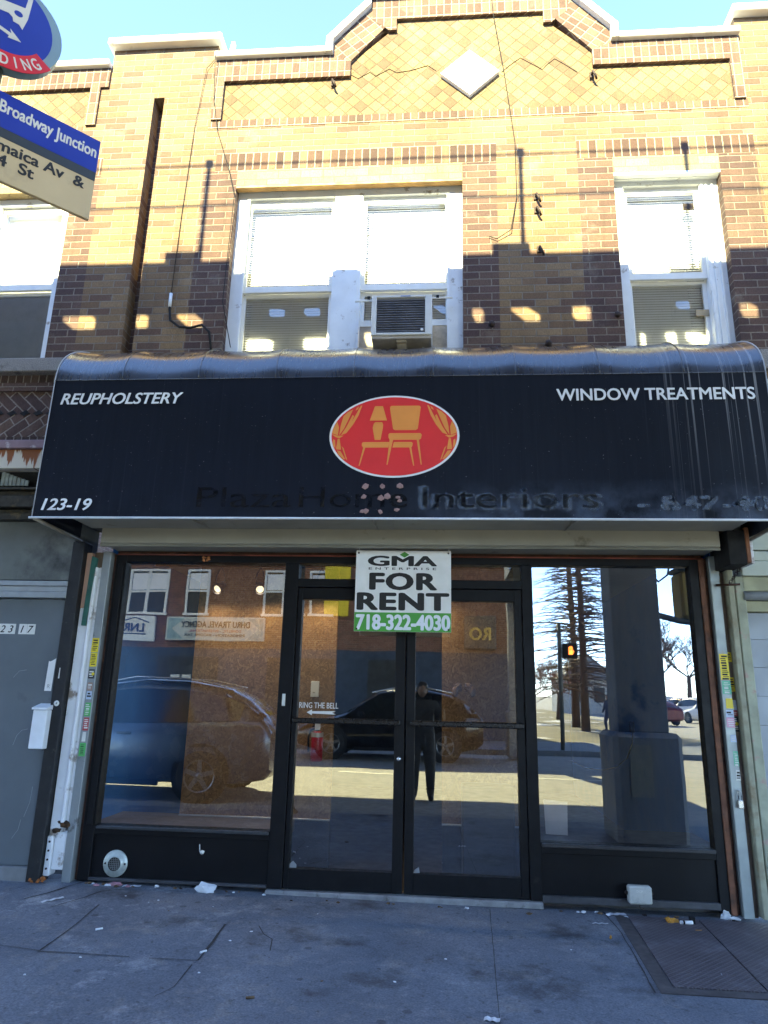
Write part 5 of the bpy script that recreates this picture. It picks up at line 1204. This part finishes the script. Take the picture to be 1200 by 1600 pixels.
MB().bbox(2.76, 3.27, -3.0, -2.64, 2.841, 2.90, .02).build('signal_cap', m_steel, sg)
MB().tube([(2.35, -2.62, 3.0), (2.42, -2.64, 2.82), (2.55, -2.68, 2.72), (2.66, -2.70, 2.80), (2.70, -2.70, 2.97)], .012, 5).build('loop_cable', m_dark, sg)

# ------------------------------------------------------------------ row across the street (seen mirrored in the glass)
OY = -19.3
row_ = thing('shop_row', 'two storey brick row with travel agency sign across the street, mirrored in the shop glass', 'building', (-8, OY, 0))
m_obrick = brick_mat('red_brown_brick', [(.22, .10, .07), (.18, .085, .06), (.26, .13, .09)], (.30, .27, .24), seed=31)
m_odark = paint('shop_dark', (.02, .022, .026), .5, 0, .3, 3); m_oblue = paint('shop_blue', (.03, .05, .09), .6, 0, .2, 1)
def op(mb, n, m, p=row_): return mb.build(n, m, p)
op(MB().box(-34, 3.2, OY-8, OY, -.1, 5.95), 'brick_wall', m_obrick)
cpp = MB(); cpp.bbox(-34, 3.25, OY-.3, OY+.12, 5.95, 6.05, .02); op(cpp, 'cornice', m_white)
op(MB().box(-34, 3.2, OY-.02, OY+.05, .0, 2.9), 'shop_base', m_oblue)
for i, x in enumerate((-26, -22, -18, -14.6, -11.4, -9.2, -6.3, -4.6, -1.4)):
    wdt = .85 if i % 2 else 1.5
    f_ = MB(); casing(f_, x, x+wdt, 4.15, 5.75, .08, .08, .08, OY-.02, OY+.07)
    f_.box(x+.08, x+wdt-.08, OY-.02, OY+.06, 4.9, 4.97)
    if wdt > 1: f_.box(x+wdt/2-.06, x+wdt/2+.06, OY-.02, OY+.065, 4.15, 5.75)
    f_.box(x-.05, x+wdt+.05, OY-.02, OY+.12, 4.07, 4.15)
    w = op(f_, 'window', m_white); MB().box(x+.08, x+wdt-.08, OY+.01, OY+.02, 4.15, 5.67).build('pane', m_odark, w)
    MB().box(x+.1, x+wdt-.1, OY+.021, OY+.03, 5.0, 5.6).build('curtain', m_blind, w)
def otext(txt, x_mid, z, h, w, mat, parent, bold=.02, y=OY+.24):
    tm = text_mesh(txt, h, w, bold, 0, .004, 1, 'CENTER'); tm.xf(lambda p: (x_mid-p.x, y-p.y, p.z+z)); return tm.build('lettering', mat, parent)
m_board = paint('sign_board', (.55, .58, .56), .6, 0, .08, 2); m_tri = paint('sign_triangle', (.30, .42, .44), .6)
s1 = thing('shop_sign', 'long pale travel agency sign board over the shop across the street', 'shop sign', (-7.9, OY+.1, 3.6))
MB().bbox(-9.75, -6.15, OY+.06, OY+.2, 3.15, 4.0, .01).build('board', m_board, s1)
MB().prism([(-9.7, 3.2), (-9.7, 3.95), (-9.1, 3.95), (-9.55, 3.58), (-9.1, 3.2)], OY+.202, OY+.206).prism([(-6.2, 3.2), (-6.2, 3.95), (-6.8, 3.95), (-6.35, 3.58), (-6.8, 3.2)], OY+.202, OY+.206).build('corner_ornament', m_tri, s1)
otext('DHRU TRAVEL AGENCY', -7.95, 3.62, .22, 2.5, m_ink, s1); otext('DOMESTIC - INTERNATIONAL', -7.95, 3.45, .09, 1.9, m_red, s1, .01); otext('IMMIGRATION - INCOME TAX', -7.95, 3.30, .09, 2.2, m_ink, s1, .01)
s2 = thing('shop_sign', 'white LNR sign board with a house outline across the street', 'shop sign', (-11.3, OY+.1, 3.6))
MB().bbox(-11.75, -10.2, OY+.06, OY+.2, 3.1, 4.0, .01).build('board', m_white, s2)
otext('LNR', -10.95, 3.42, .30, .75, flat('sign_navy', (.03, .05, .2), .5), s2, .03)
MB().tube([(-10.4, OY+.215, 3.76), (-10.95, OY+.215, 3.93), (-11.5, OY+.215, 3.76)], .02, 4).tube([(-10.5, OY+.215, 3.34), (-11.4, OY+.215, 3.34)], .02, 4).build('house_outline', flat('sign_navy2', (.03, .05, .2), .5), s2)
s3 = thing('blade_sign', 'dark projecting sign with gold letters RO on the far corner shop', 'shop sign', (1.5, OY+.5, 3.5))
MB().bbox(.95, 2.0, OY+.06, OY+.9, 3.0, 4.1, .02).build('sign_box', paint('blade_dark', (.06, .06, .06), .5), s3)
otext('RO', 1.47, 3.3, .4, .7, paint('gold', (.5, .33, .08), .4), s3, .03, OY+.93)
bnr = MB().bbox(-4.05, -3.15, OY+.05, OY+.08, 4.1, 5.9, .004); tag(op(bnr, 'yellow_banner', m_yel, None), 'tall yellow banner on the brick wall across the street', 'banner')
for k, (x, w_) in enumerate(((-12.0, 1.6), (-8.9, 2.2), (-4.8, 2.4), (-1.6, 1.6))):
    dd = MB().box(x-w_/2, x+w_/2, OY+.055, OY+.075, .5, 2.6); op(dd, 'shop_window', m_odark)
ps_ = MB()
for x in (-9.3, -8.9): ps_.box(x-.16, x+.16, OY+.08, OY+.085, 1.6, 1.95)
op(ps_, 'window_poster', m_paper)

# ------------------------------------------------------------------ parked cars
def wheel(cx, cy, r, w, side, parent, m_rim):
    t_ = MB().lathe([(r*.62, -w/2), (r*.9, -w/2), (r, -w*.32), (r, w*.32), (r*.9, w/2), (r*.62, w/2)], (cx, cy, r), 'y', 28).build('tyre', m_tyre, parent)
    y = cy + side*w*.42
    h = MB().lathe([(r*.53, -side*.02), (r*.58, side*.01), (r*.66, side*.012)], (cx, y, r), 'y', 28); h.lathe([(0, side*.02), (r*.14, side*.015), (r*.15, -side*.02)], (cx, y, r), 'y', 14)
    for k in range(5):
        a = 2*math.pi*k/5+.3; c, s = math.cos(a), math.sin(a); px, pz = -s*r*.10, c*r*.10
        p = [(cx+c*r*q0+px*q1, yy, r+s*r*q0+pz*q1) for yy in (y-.02, y+.012) for q0, q1 in ((.1, 1), (.6, .75), (.6, -.75), (.1, -1))]
        h.hex(p)
    h.build('rim', m_rim, t_)
    MB().lathe([(0, 0), (r*.6, 0)], (cx, cy, r), 'y', 20).build('brake_disc', m_dark, t_)
m_tyre = flat('rubber', (.015, .015, .016), .8); m_rimm = paint('alloy', (.20, .205, .215), .35, .7, .05, 9)
m_chrome = paint('chrome_trim', (.7, .7, .68), .15, .8, .03, 3)
m_cglass = paint('car_glass', (.012, .016, .02), .06, 0, .05, 2, spec=.8)
m_lamp = paint('tail_lamp', (.35, .02, .02), .15, 0, .1, 9); m_hl = paint('head_lamp', (.6, .62, .62), .12, 0, .05, 9)
def car(name, label, paintm, L=4.75, W_=1.88, H=1.70, suv=True, loc=(0, 0, 0), flip=False, group=None, detail=True):
    t_ = thing(name, label, 'car', (0, 0, 0), group)
    # stations from the nose (x=0) to the tail (x=L): x, z_low, z_belt, z_top, half width low, belt, top
    k = H/1.70
    S = [(0, .38, .62, .66, .55, .60, .5), (.10, .27, .70, .80, .80, .82, .7), (.45, .22, .80, .93, .90, .91, .74), (1.10, .22, .90, 1.04, .94, .94, .76), (1.30, .22, .94, 1.09, .94, .94, .76),
         (1.75, .22, .98, 1.40, .94, .95, .70), (2.15, .22, .99, 1.62, .94, .95, .66), (2.75, .22, 1.00, 1.70, .94, .95, .65), (3.35, .22, 1.02, 1.68, .94, .95, .64), (3.95, .22, 1.06, 1.58, .94, .95, .62), (4.30, .23, 1.10, 1.42, .92, .93, .58), (4.60, .28, 1.12, 1.16, .88, .89, .6), (4.75, .40, .95, 1.0, .80, .82, .6)]
    fx = L/4.75; fw = W_/1.90; body = MB(); gls = MB(); rings = []
    for (x, zl, zb, zt_, wl, wb, wt) in S:
        x *= fx; zl, zb, zt_ = zl*min(1, k), zb*k, zt_*k; wl, wb, wt = wl*fw, wb*fw, wt*fw; zm = zl+(zb-zl)*.5
        half = [(wl*.6, zl), (wl, zl+.06), (wb*1.012, zm), (wb*1.0, zb-.10), (wb*.975, zb), (wt+(wb-wt)*.14, zb+(zt_-zb)*.84), (wt*.98, zt_-.055), (wt*.82, zt_-.014), (wt*.45, zt_+.008)]
        rings.append([Vector((x, y, z)) for y, z in half] + [Vector((x, -y, z)) for y, z in half[::-1]])
    n = len(rings[0])
    for r_ in rings: body.v += [tuple(p) for p in r_]
    for i in range(len(rings)-1):
        for j in range(n):
            j2 = (j+1) % n; q = (i*n+j, (i+1)*n+j, (i+1)*n+j2, i*n+j2)
            body.f.append(q); body.sm.append(True)
    body.f.append(tuple(range(n))); body.sm.append(False); body.f.append(tuple(reversed([(len(rings)-1)*n+j for j in range(n)]))); body.sm.append(False)
    body.build('body', paintm, t_)
    def lift(p): return (p.x, p.y*1.006+(.006 if p.y > 0 else -.006), p.z+.002)
    def pane(i0, i1, ja, jb, s0=0., s1=0., inset=.10):
        for sd in (0, 1):
            A = lambda i: rings[i][ja if not sd else n-1-ja]; B = lambda i: rings[i][jb if not sd else n-1-jb]
            pts = []
            for i in range(i0, i1+1):
                a, b = A(i), B(i); pts.append((a.lerp(b, inset), a.lerp(b, 1-inset*.6)))
            m_ = MB()
            for (a, b) in pts: m_.v += [lift(a), lift(b)]
            for q in range(len(pts)-1):
                fq = (2*q, 2*q+2, 2*q+3, 2*q+1); m_.f.append(fq if not sd else fq[::-1]); m_.sm.append(True)
            gls.add(m_.v, m_.f, True)
    pane(5, 7, 4, 5); pane(7, 10, 4, 5)
    def cross(i0, i1, up):
        a, b = rings[i0], rings[i1]; js = [5, 6, 7, 8, 9, 10, 11, 12]
        m_ = [tuple(a[j].lerp(b[j], .06)+Vector(up)) for j in js] + [tuple(a[j].lerp(b[j], .94)+Vector(up)) for j in js]; c_ = len(js)
        gls.add(m_, [(q, q+1, c_+q+1, c_+q) for q in range(c_-1)], True)
    cross(4, 6, (-.012, 0, .014)); cross(9, 11, (.014, 0, .012))
    gls.build('window_glass', m_cglass, t_)
    if detail:
        for sd in (1, -1):
            MB().bbox(4.42*fx, 4.66*fx, sd*.70*fw-.17, sd*.70*fw+.17, .86*k, 1.0*k, .03).build('tail_lamp', m_lamp, t_)
            MB().bbox(.04*fx, .30*fx, sd*.62*fw-.16, sd*.62*fw+.16, .64*k, .74*k, .03).build('headlight', m_hl, t_)
            MB().bbox(1.62*fx, 1.80*fx, sd*(.98*fw)-.09, sd*(.98*fw)+.09, 1.0*k, 1.14*k, .03).build('mirror', paintm, t_)
            for x in (2.55, 3.45): MB().bbox(x*fx, (x+.2)*fx, sd*.967*fw-.018, sd*.967*fw+.018, .90*k, .935*k, .008).build('door_handle', paintm, t_)
            MB().bbox(1.55*fx, 3.2*fx, sd*.945*fw-.03, sd*.945*fw+.03, .22, .30, .01).build('side_trim', m_black, t_)
            MB().tube([(1.95*fx, sd*.62*fw, 1.58*k), (2.6*fx, sd*.60*fw, 1.725*k), (3.4*fx, sd*.60*fw, 1.71*k), (4.0*fx, sd*.58*fw, 1.60*k)], .018, 6).build('roof_rail', m_chrome, t_)
    r_ = .365*k if k > .9 else .33
    for x in (.95*fx, 3.80*fx):
        for sd in (1, -1):
            MB().lathe([(0, 0), (r_*1.16, 0)], (x, sd*.957*fw, r_+.02), 'y', 26).build('wheel_arch', m_dark, t_)
            wheel(x, sd*(.86*fw), r_, .23, sd, t_, m_rimm)
    t_.location = loc; t_.rotation_euler = (0, 0, math.pi if flip else 0)
    return t_
m_cgrey = paint('blue_grey_car_paint', (.13, .16, .20), .22, .5, .05, 2); m_cblack = paint('black_car_paint', (.012, .012, .014), .12, .2, .05, 2)
m_cwhite = paint('white_car_paint', (.6, .6, .6), .25, 0, .05, 2); m_cred = paint('maroon_car_paint', (.13, .02, .02), .25, .2, .05, 2)
car('parked_car', 'grey blue car parked at the near kerb behind the viewer, mirrored in the left window', m_cgrey, 4.85, 1.9, 1.70, loc=(-7.25, -5.0-.78, -.15))
car('parked_car', 'black car parked across the road, mirrored in the double doors', m_cblack, 4.7, 1.88, 1.72, loc=(-3.55, -13.3, -.15))
c0 = car('parked_car', 'white car nearest in the far row on the side street', m_cwhite, 4.5, 1.8, 1.6, loc=(0, 0, 0), detail=False, group='cars parked along the side street')
c1 = car('parked_car', 'maroon car farther along the row on the side street', m_cred, 4.5, 1.8, 1.5, loc=(0, 0, 0), detail=False, group='cars parked along the side street')
spots = [(c0, 17.6, -46), (c1, 20.6, -62)]
for o, x, y in spots: o.location = (x, y, terr(x, y)); o.rotation_euler = (0, 0, R(70))
for src, x, y, l in ((c0, 19.0, -54, 'second white car in the far row on the side street'), (c0, 22.2, -72, 'third white car, farthest of the row on the side street'), (c1, 12.9, -44, 'maroon car parked beyond the column on the side street')):
    o = copy_tree(src); o.location = (x, y, terr(x, y)); o.rotation_euler = (0, 0, R(70)); o['label'] = l

# ------------------------------------------------------------------ bare trees, shrubs, house, pedestrian signal
m_bark = paint('bark', (.10, .065, .045), .9, 0, .3, 9); m_twig = paint('twigs', (.11, .07, .045), .9, 0, .3, 4)
def larch(x, y, h, label, seed):
    rnd = random.Random(seed); t_ = thing('bare_larch', label, 'tree', (x, y, terr(x, y)), 'tall bare trees on the vacant lot'); z0 = terr(x, y)
    MB().tube([(x, y, z0-.1), (x+.05, y, z0+h*.3), (x-.03, y, z0+h*.65), (x+.02, y, z0+h)], [.24, .18, .11, .02], 8).build('trunk', m_bark, t_)
    c = MB()
    for i in range(240):
        z = z0+1.8+(h-2)*(i/240)**.95; l = ((1-(z-z0)/h)*3.5+.5)*rnd.uniform(.45, 1.2); a = rnd.uniform(0, 2*math.pi)
        p = [Vector((x, y, z))]; up_ = rnd.uniform(-.05, .35); n_ = 6
        for k in range(n_):
            a += rnd.uniform(-.16, .16); up_ -= rnd.uniform(.03, .13)
            p.append(p[-1]+Vector((math.cos(a), math.sin(a), up_))*(l/n_))
        c.tube(p, [.038*(1-k/7)+.005 for k in range(n_+1)], 3, False)
        for k in range(13):
            j = rnd.randrange(1, n_); q = p[j].lerp(p[j+1], rnd.random()); tl = rnd.uniform(.2, .8)*(1.1-j/n_*.5); a2 = a+rnd.choice((-1, 1))*rnd.uniform(.35, 1.1)
            m1 = q+Vector((math.cos(a2)*tl*.55, math.sin(a2)*tl*.55, rnd.uniform(-.05, .12)*tl)); e1 = m1+Vector((math.cos(a2+rnd.uniform(-.4, .4))*tl*.45, math.sin(a2)*tl*.45, -rnd.uniform(0, .3)*tl))
            c.tube([q, m1, e1], [.011, .008, .004], 3, False)
    c.build('crown', m_twig, t_); return t_
larch(7.2, -30, 13.5, 'nearer and straighter of the two tall bare trees on the vacant lot', 1); larch(7.5, -34, 14.5, 'farther of the two tall bare trees on the vacant lot', 2)
def bare_tree(x, y, h, spread, label, seed, name='bare_tree', mat=None, group='bare trees along the side street', dens=6):
    rnd = random.Random(seed); z0 = terr(x, y); t_ = thing(name, label, 'tree', (x, y, z0), group)
    MB().tube([(x, y, z0-.1), (x+.1, y, z0+h*.35)], [.22*h/8, .15*h/8], 7).build('trunk', m_bark, t_)
    c = MB()
    def br(p, d, l, r_, lev):
        q = p+d*l; c.tube([p, p.lerp(q, .5)+Vector((rnd.uniform(-.1, .1), rnd.uniform(-.1, .1), 0))*l, q], [r_, r_*.8, r_*.55], 3, False)
        if lev == 0: return
        for k in range(3 if lev > 1 else dens):
            e = Vector((rnd.gauss(0, 1), rnd.gauss(0, 1), rnd.uniform(.1, 1.1))).normalized(); nd = (d*.9+e*spread).normalized(); br(p.lerp(q, rnd.uniform(.5, 1)), nd, l*rnd.uniform(.55, .8), r_*.62, lev-1)
    for k in range(5):
        e = Vector((rnd.gauss(0, 1)*spread, rnd.gauss(0, 1)*spread, 1)).normalized(); br(Vector((x+.1, y, z0+h*.33)), e, h*.25, .08*h/8, 4)
    c.build('crown', mat or m_twig, t_); return t_
bare_tree(19.5, -60, 9, .9, 'spreading bare tree at the side street behind the signal arm', 5)
bare_tree(23.5, -63, 10, .9, 'right hand bare tree at the side street', 6)
bare_tree(29, -72, 10, .9, 'farthest bare tree at the side street', 8)
m_rustleaf = paint('rust_twigs', (.22, .085, .045), .9, 0, .4, 3)
for i, (x, y, h, l) in enumerate(((6.0, -40, 4.5, 'reddish brown shrub at the left of the vacant lot'), (8.2, -44, 5, 'reddish brown shrub behind the tall bare trees'), (10.2, -48, 4.2, 'reddish brown shrub by the pale house'))):
    bare_tree(x, y, h, 1.1, l, 20+i, 'brown_shrub', m_rustleaf, 'brown shrubs on the vacant lot', 9)
hs = thing('far_house', 'pale grey gabled house beyond the vacant lot', 'house', (13, -58, terr(13, -58)))
zt0 = terr(13, -58)
MB().box(11, 15.5, -64, -58, zt0-.2, zt0+2.9).build('wall', paint('house_wall', (.40, .40, .38), .8), hs)
MB().prism([(10.7, zt0+2.9), (15.8, zt0+2.9), (13.25, zt0+5.2)], -64.3, -57.7).build('roof', paint('house_roof', (.20, .22, .25), .8), hs)
for x in (11.8, 13.8): MB().box(x, x+.9, -58.0, -57.97, zt0+1.0, zt0+2.2).build('window', m_odark, hs)
pd = thing('pedestrian_signal', 'black pedestrian signal box showing a lit orange hand', 'pedestrian signal', (3.9, -14.5, 0))
MB().tube([(3.6, -15.6, -.1), (3.6, -15.6, 3.6)], .06, 10).build('pole', m_steel, pd)
MB().bbox(3.65, 4.08, -15.55, -15.35, 2.55, 3.0, .02).build('signal_box', m_black, pd)
m_hand = emis('orange_lamp', (1.0, .16, .02), 2.2)
hd_ = MB(); X0, Z0_, Yh = 3.88, 2.66, -15.335
hd_.box(X0-.06, X0+.06, Yh-.006, Yh, Z0_, Z0_+.13)
for k, (dx, hh_) in enumerate(((-.051, .09), (-.018, .12), (.016, .125), (.049, .10))): hd_.box(X0+dx-.011, X0+dx+.011, Yh-.006, Yh, Z0_+.13, Z0_+.13+hh_)
hd_.hex([(X0+.06, Yh-.006, Z0_+.03), (X0+.10, Yh-.006, Z0_+.10), (X0+.10, Yh, Z0_+.10), (X0+.06, Yh, Z0_+.03), (X0+.06, Yh-.006, Z0_+.07), (X0+.085, Yh-.006, Z0_+.125), (X0+.085, Yh, Z0_+.125), (X0+.06, Yh, Z0_+.07)])
hd_.build('lit_hand', m_hand, pd)

# ------------------------------------------------------------------ people (both seen only in the glass)
def person(label, loc, rotz, joints, edges, radii, mats, name='person'):
    t_ = thing(name, label, 'person', (0, 0, 0))
    def skin(nm, keys, eds, mat, par):
        idx = {k: i for i, k in enumerate(keys)}; me = bpy.data.meshes.new(nm)
        me.from_pydata([joints[k] for k in keys], [(idx[a], idx[b]) for a, b in eds], [])
        ob = bpy.data.objects.new(nm, me); COL.objects.link(ob)
        md = ob.modifiers.new('skin', 'SKIN'); ob.modifiers.new('sub', 'SUBSURF').levels = 1; md.use_smooth_shade = True
        for i, k in enumerate(keys): me.skin_vertices[0].data[i].radius = radii[k] if isinstance(radii[k], tuple) else (radii[k], radii[k])
        me.skin_vertices[0].data[0].use_root = True
        bpy.context.view_layer.update(); dg = bpy.context.evaluated_depsgraph_get(); m2 = bpy.data.meshes.new_from_object(ob.evaluated_get(dg)); bpy.data.objects.remove(ob)
        m2.materials.append(mat)
        for p in m2.polygons: p.use_smooth = True
        o = bpy.data.objects.new(nm, m2); COL.objects.link(o); o.parent = par; return o
    ks = list(joints.keys()); bd = skin('body', ks, edges, mats[0], t_)
    h = Vector(joints['head']); 
    MB().blob((h.x, h.y-.012, h.z+.035), .112, (.80, .95, 1.0), .05, 2, 3).build('hair', mats[1], t_, True)
    fc = MB(); fc.blob((h.x, h.y+.028, h.z), .098, (.74, .86, 1.12), .0, 2, 1); fc.blob((h.x, h.y+.112, h.z-.015), .016, (.8, 1.1, 1.3), 0, 1, 1)
    for s in (-1, 1): fc.blob((h.x+s*.078, h.y+.0, h.z-.01), .024, (.4, .8, 1.2), 0, 1, 1)
    fc.build('face', mats[2], t_, True)
    ft = MB()
    for s in ('L', 'R'):
        a = Vector(joints['foot'+s]); ft.blob((a.x, a.y+.03, a.z+.005), .06, (.8, 2.1, .75), 0, 2, 1)
    ft.build('shoes', m_black, t_, True)
    t_.location = loc; t_.rotation_euler = (0, 0, rotz); return t_
SK = paint('skin', (.25, .15, .10), .6, 0, .05, 9); DK = paint('brown_jacket', (.03, .027, .024), .8, 0, .2, 9); HR = paint('dark_hair', (.02, .015, .012), .6)
E_ = [('pelvis', 'waist'), ('waist', 'chest'), ('chest', 'neck'), ('neck', 'head'), ('chest', 'shL'), ('shL', 'elL'), ('elL', 'wrL'), ('chest', 'shR'), ('shR', 'elR'), ('elR', 'wrR'),
      ('pelvis', 'hipL'), ('hipL', 'knL'), ('knL', 'anL'), ('anL', 'footL'), ('pelvis', 'hipR'), ('hipR', 'knR'), ('knR', 'anR'), ('anR', 'footR')]
J = dict(pelvis=(0, 0, .93), waist=(0, 0, 1.10), chest=(0, .01, 1.36), neck=(0, .02, 1.49), head=(0, .04, 1.62), shL=(-.19, .01, 1.40), elL=(-.14, .16, 1.17), wrL=(.13, .36, 1.36), shR=(.19, .01, 1.40), elR=(.30, .08, 1.16), wrR=(.31, .36, 1.36),
         hipL=(-.10, 0, .88), knL=(-.12, .02, .50), anL=(-.13, -.02, .10), footL=(-.14, .10, .05), hipR=(.10, 0, .88), knR=(.12, .02, .50), anR=(.13, -.02, .10), footR=(.14, .10, .05))
RD = dict(pelvis=(.19, .14), waist=(.185, .14), chest=(.20, .14), neck=.06, head=.085, shL=.09, elL=.068, wrL=.035, shR=.09, elR=.068, wrR=.035, hipL=.125, knL=.088, anL=.065, footL=.045, hipR=.125, knR=.088, anR=.065, footR=.04)
pz = person('person in a brown jacket holding up a phone, mirrored faintly in the right door', (-.22, -5.86, -.15), 0, J, E_, RD, (DK, HR, SK))
hands = MB()
for s, wx in ((-1, .13), (1, .31)):
    w_ = Vector((wx+.0, .36, 1.36)); tip = Vector((.22+s*.045, .425, 1.50))
    hands.blob(tuple(w_.lerp(tip, .45)), .038, (.7, .55, 1.15), 0, 2, 1)
    for k in range(4):
        b_ = w_.lerp(tip, .6)+Vector((0, .008, -.03+.02*k)); hands.tube([b_, b_+Vector((-s*.02, .022, .012)), b_+Vector((-s*.05, .022, .016-.002*k))], [.0085, .008, .006], 6)
    b_ = w_.lerp(tip, .5); hands.tube([b_, b_+Vector((-s*.015, -.012, .03)), b_+Vector((-s*.04, -.008, .05))], [.010, .009, .007], 6)
hands.build('hands', SK, pz, True)
ph = MB().bbox(-.075, .075, -.006+.0, .006, -.04, .04, .006)
ph_ = ph.build('phone', m_black, None, None, (0, 0, 0)); ph_.location = (-.02+.02, -5.423, 1.365); tag(ph_, 'black phone held up in both hands behind the viewpoint', 'phone')
J2 = dict(J); J2.update(elL=(-.26, .05, 1.12), wrL=(-.24, .22, .90), elR=(.26, -.12, 1.14), wrR=(.30, -.05, .88), knL=(-.10, .20, .52), anL=(-.10, .14, .12), footL=(-.10, .26, .06), knR=(.10, -.06, .50), anR=(.10, -.32, .16), footR=(.10, -.24, .07))
p2 = person('pedestrian in dark clothes walking across the far corner, mirrored in the right window', (8.6, -31, terr(8, -31)), R(60), J2, E_, RD, (paint('navy_coat', (.03, .04, .08), .8), HR, SK))
hn = MB()
for q in ('wrL', 'wrR'):
    a = Vector(J2[q]); hn.blob((a.x, a.y, a.z-.06), .04, (.55, .8, 1.2), 0, 2, 1)
    for k in range(4): hn.tube([a+Vector((0, -.024+.016*k, -.09)), a+Vector((.01, -.024+.016*k+.01, -.15-.008*(k in (1, 2)))),], [.009, .006], 5)
    hn.tube([a+Vector((0, .03, -.05)), a+Vector((.01, .055, -.09))], [.01, .007], 5)
hn.build('hands', SK, p2, True)
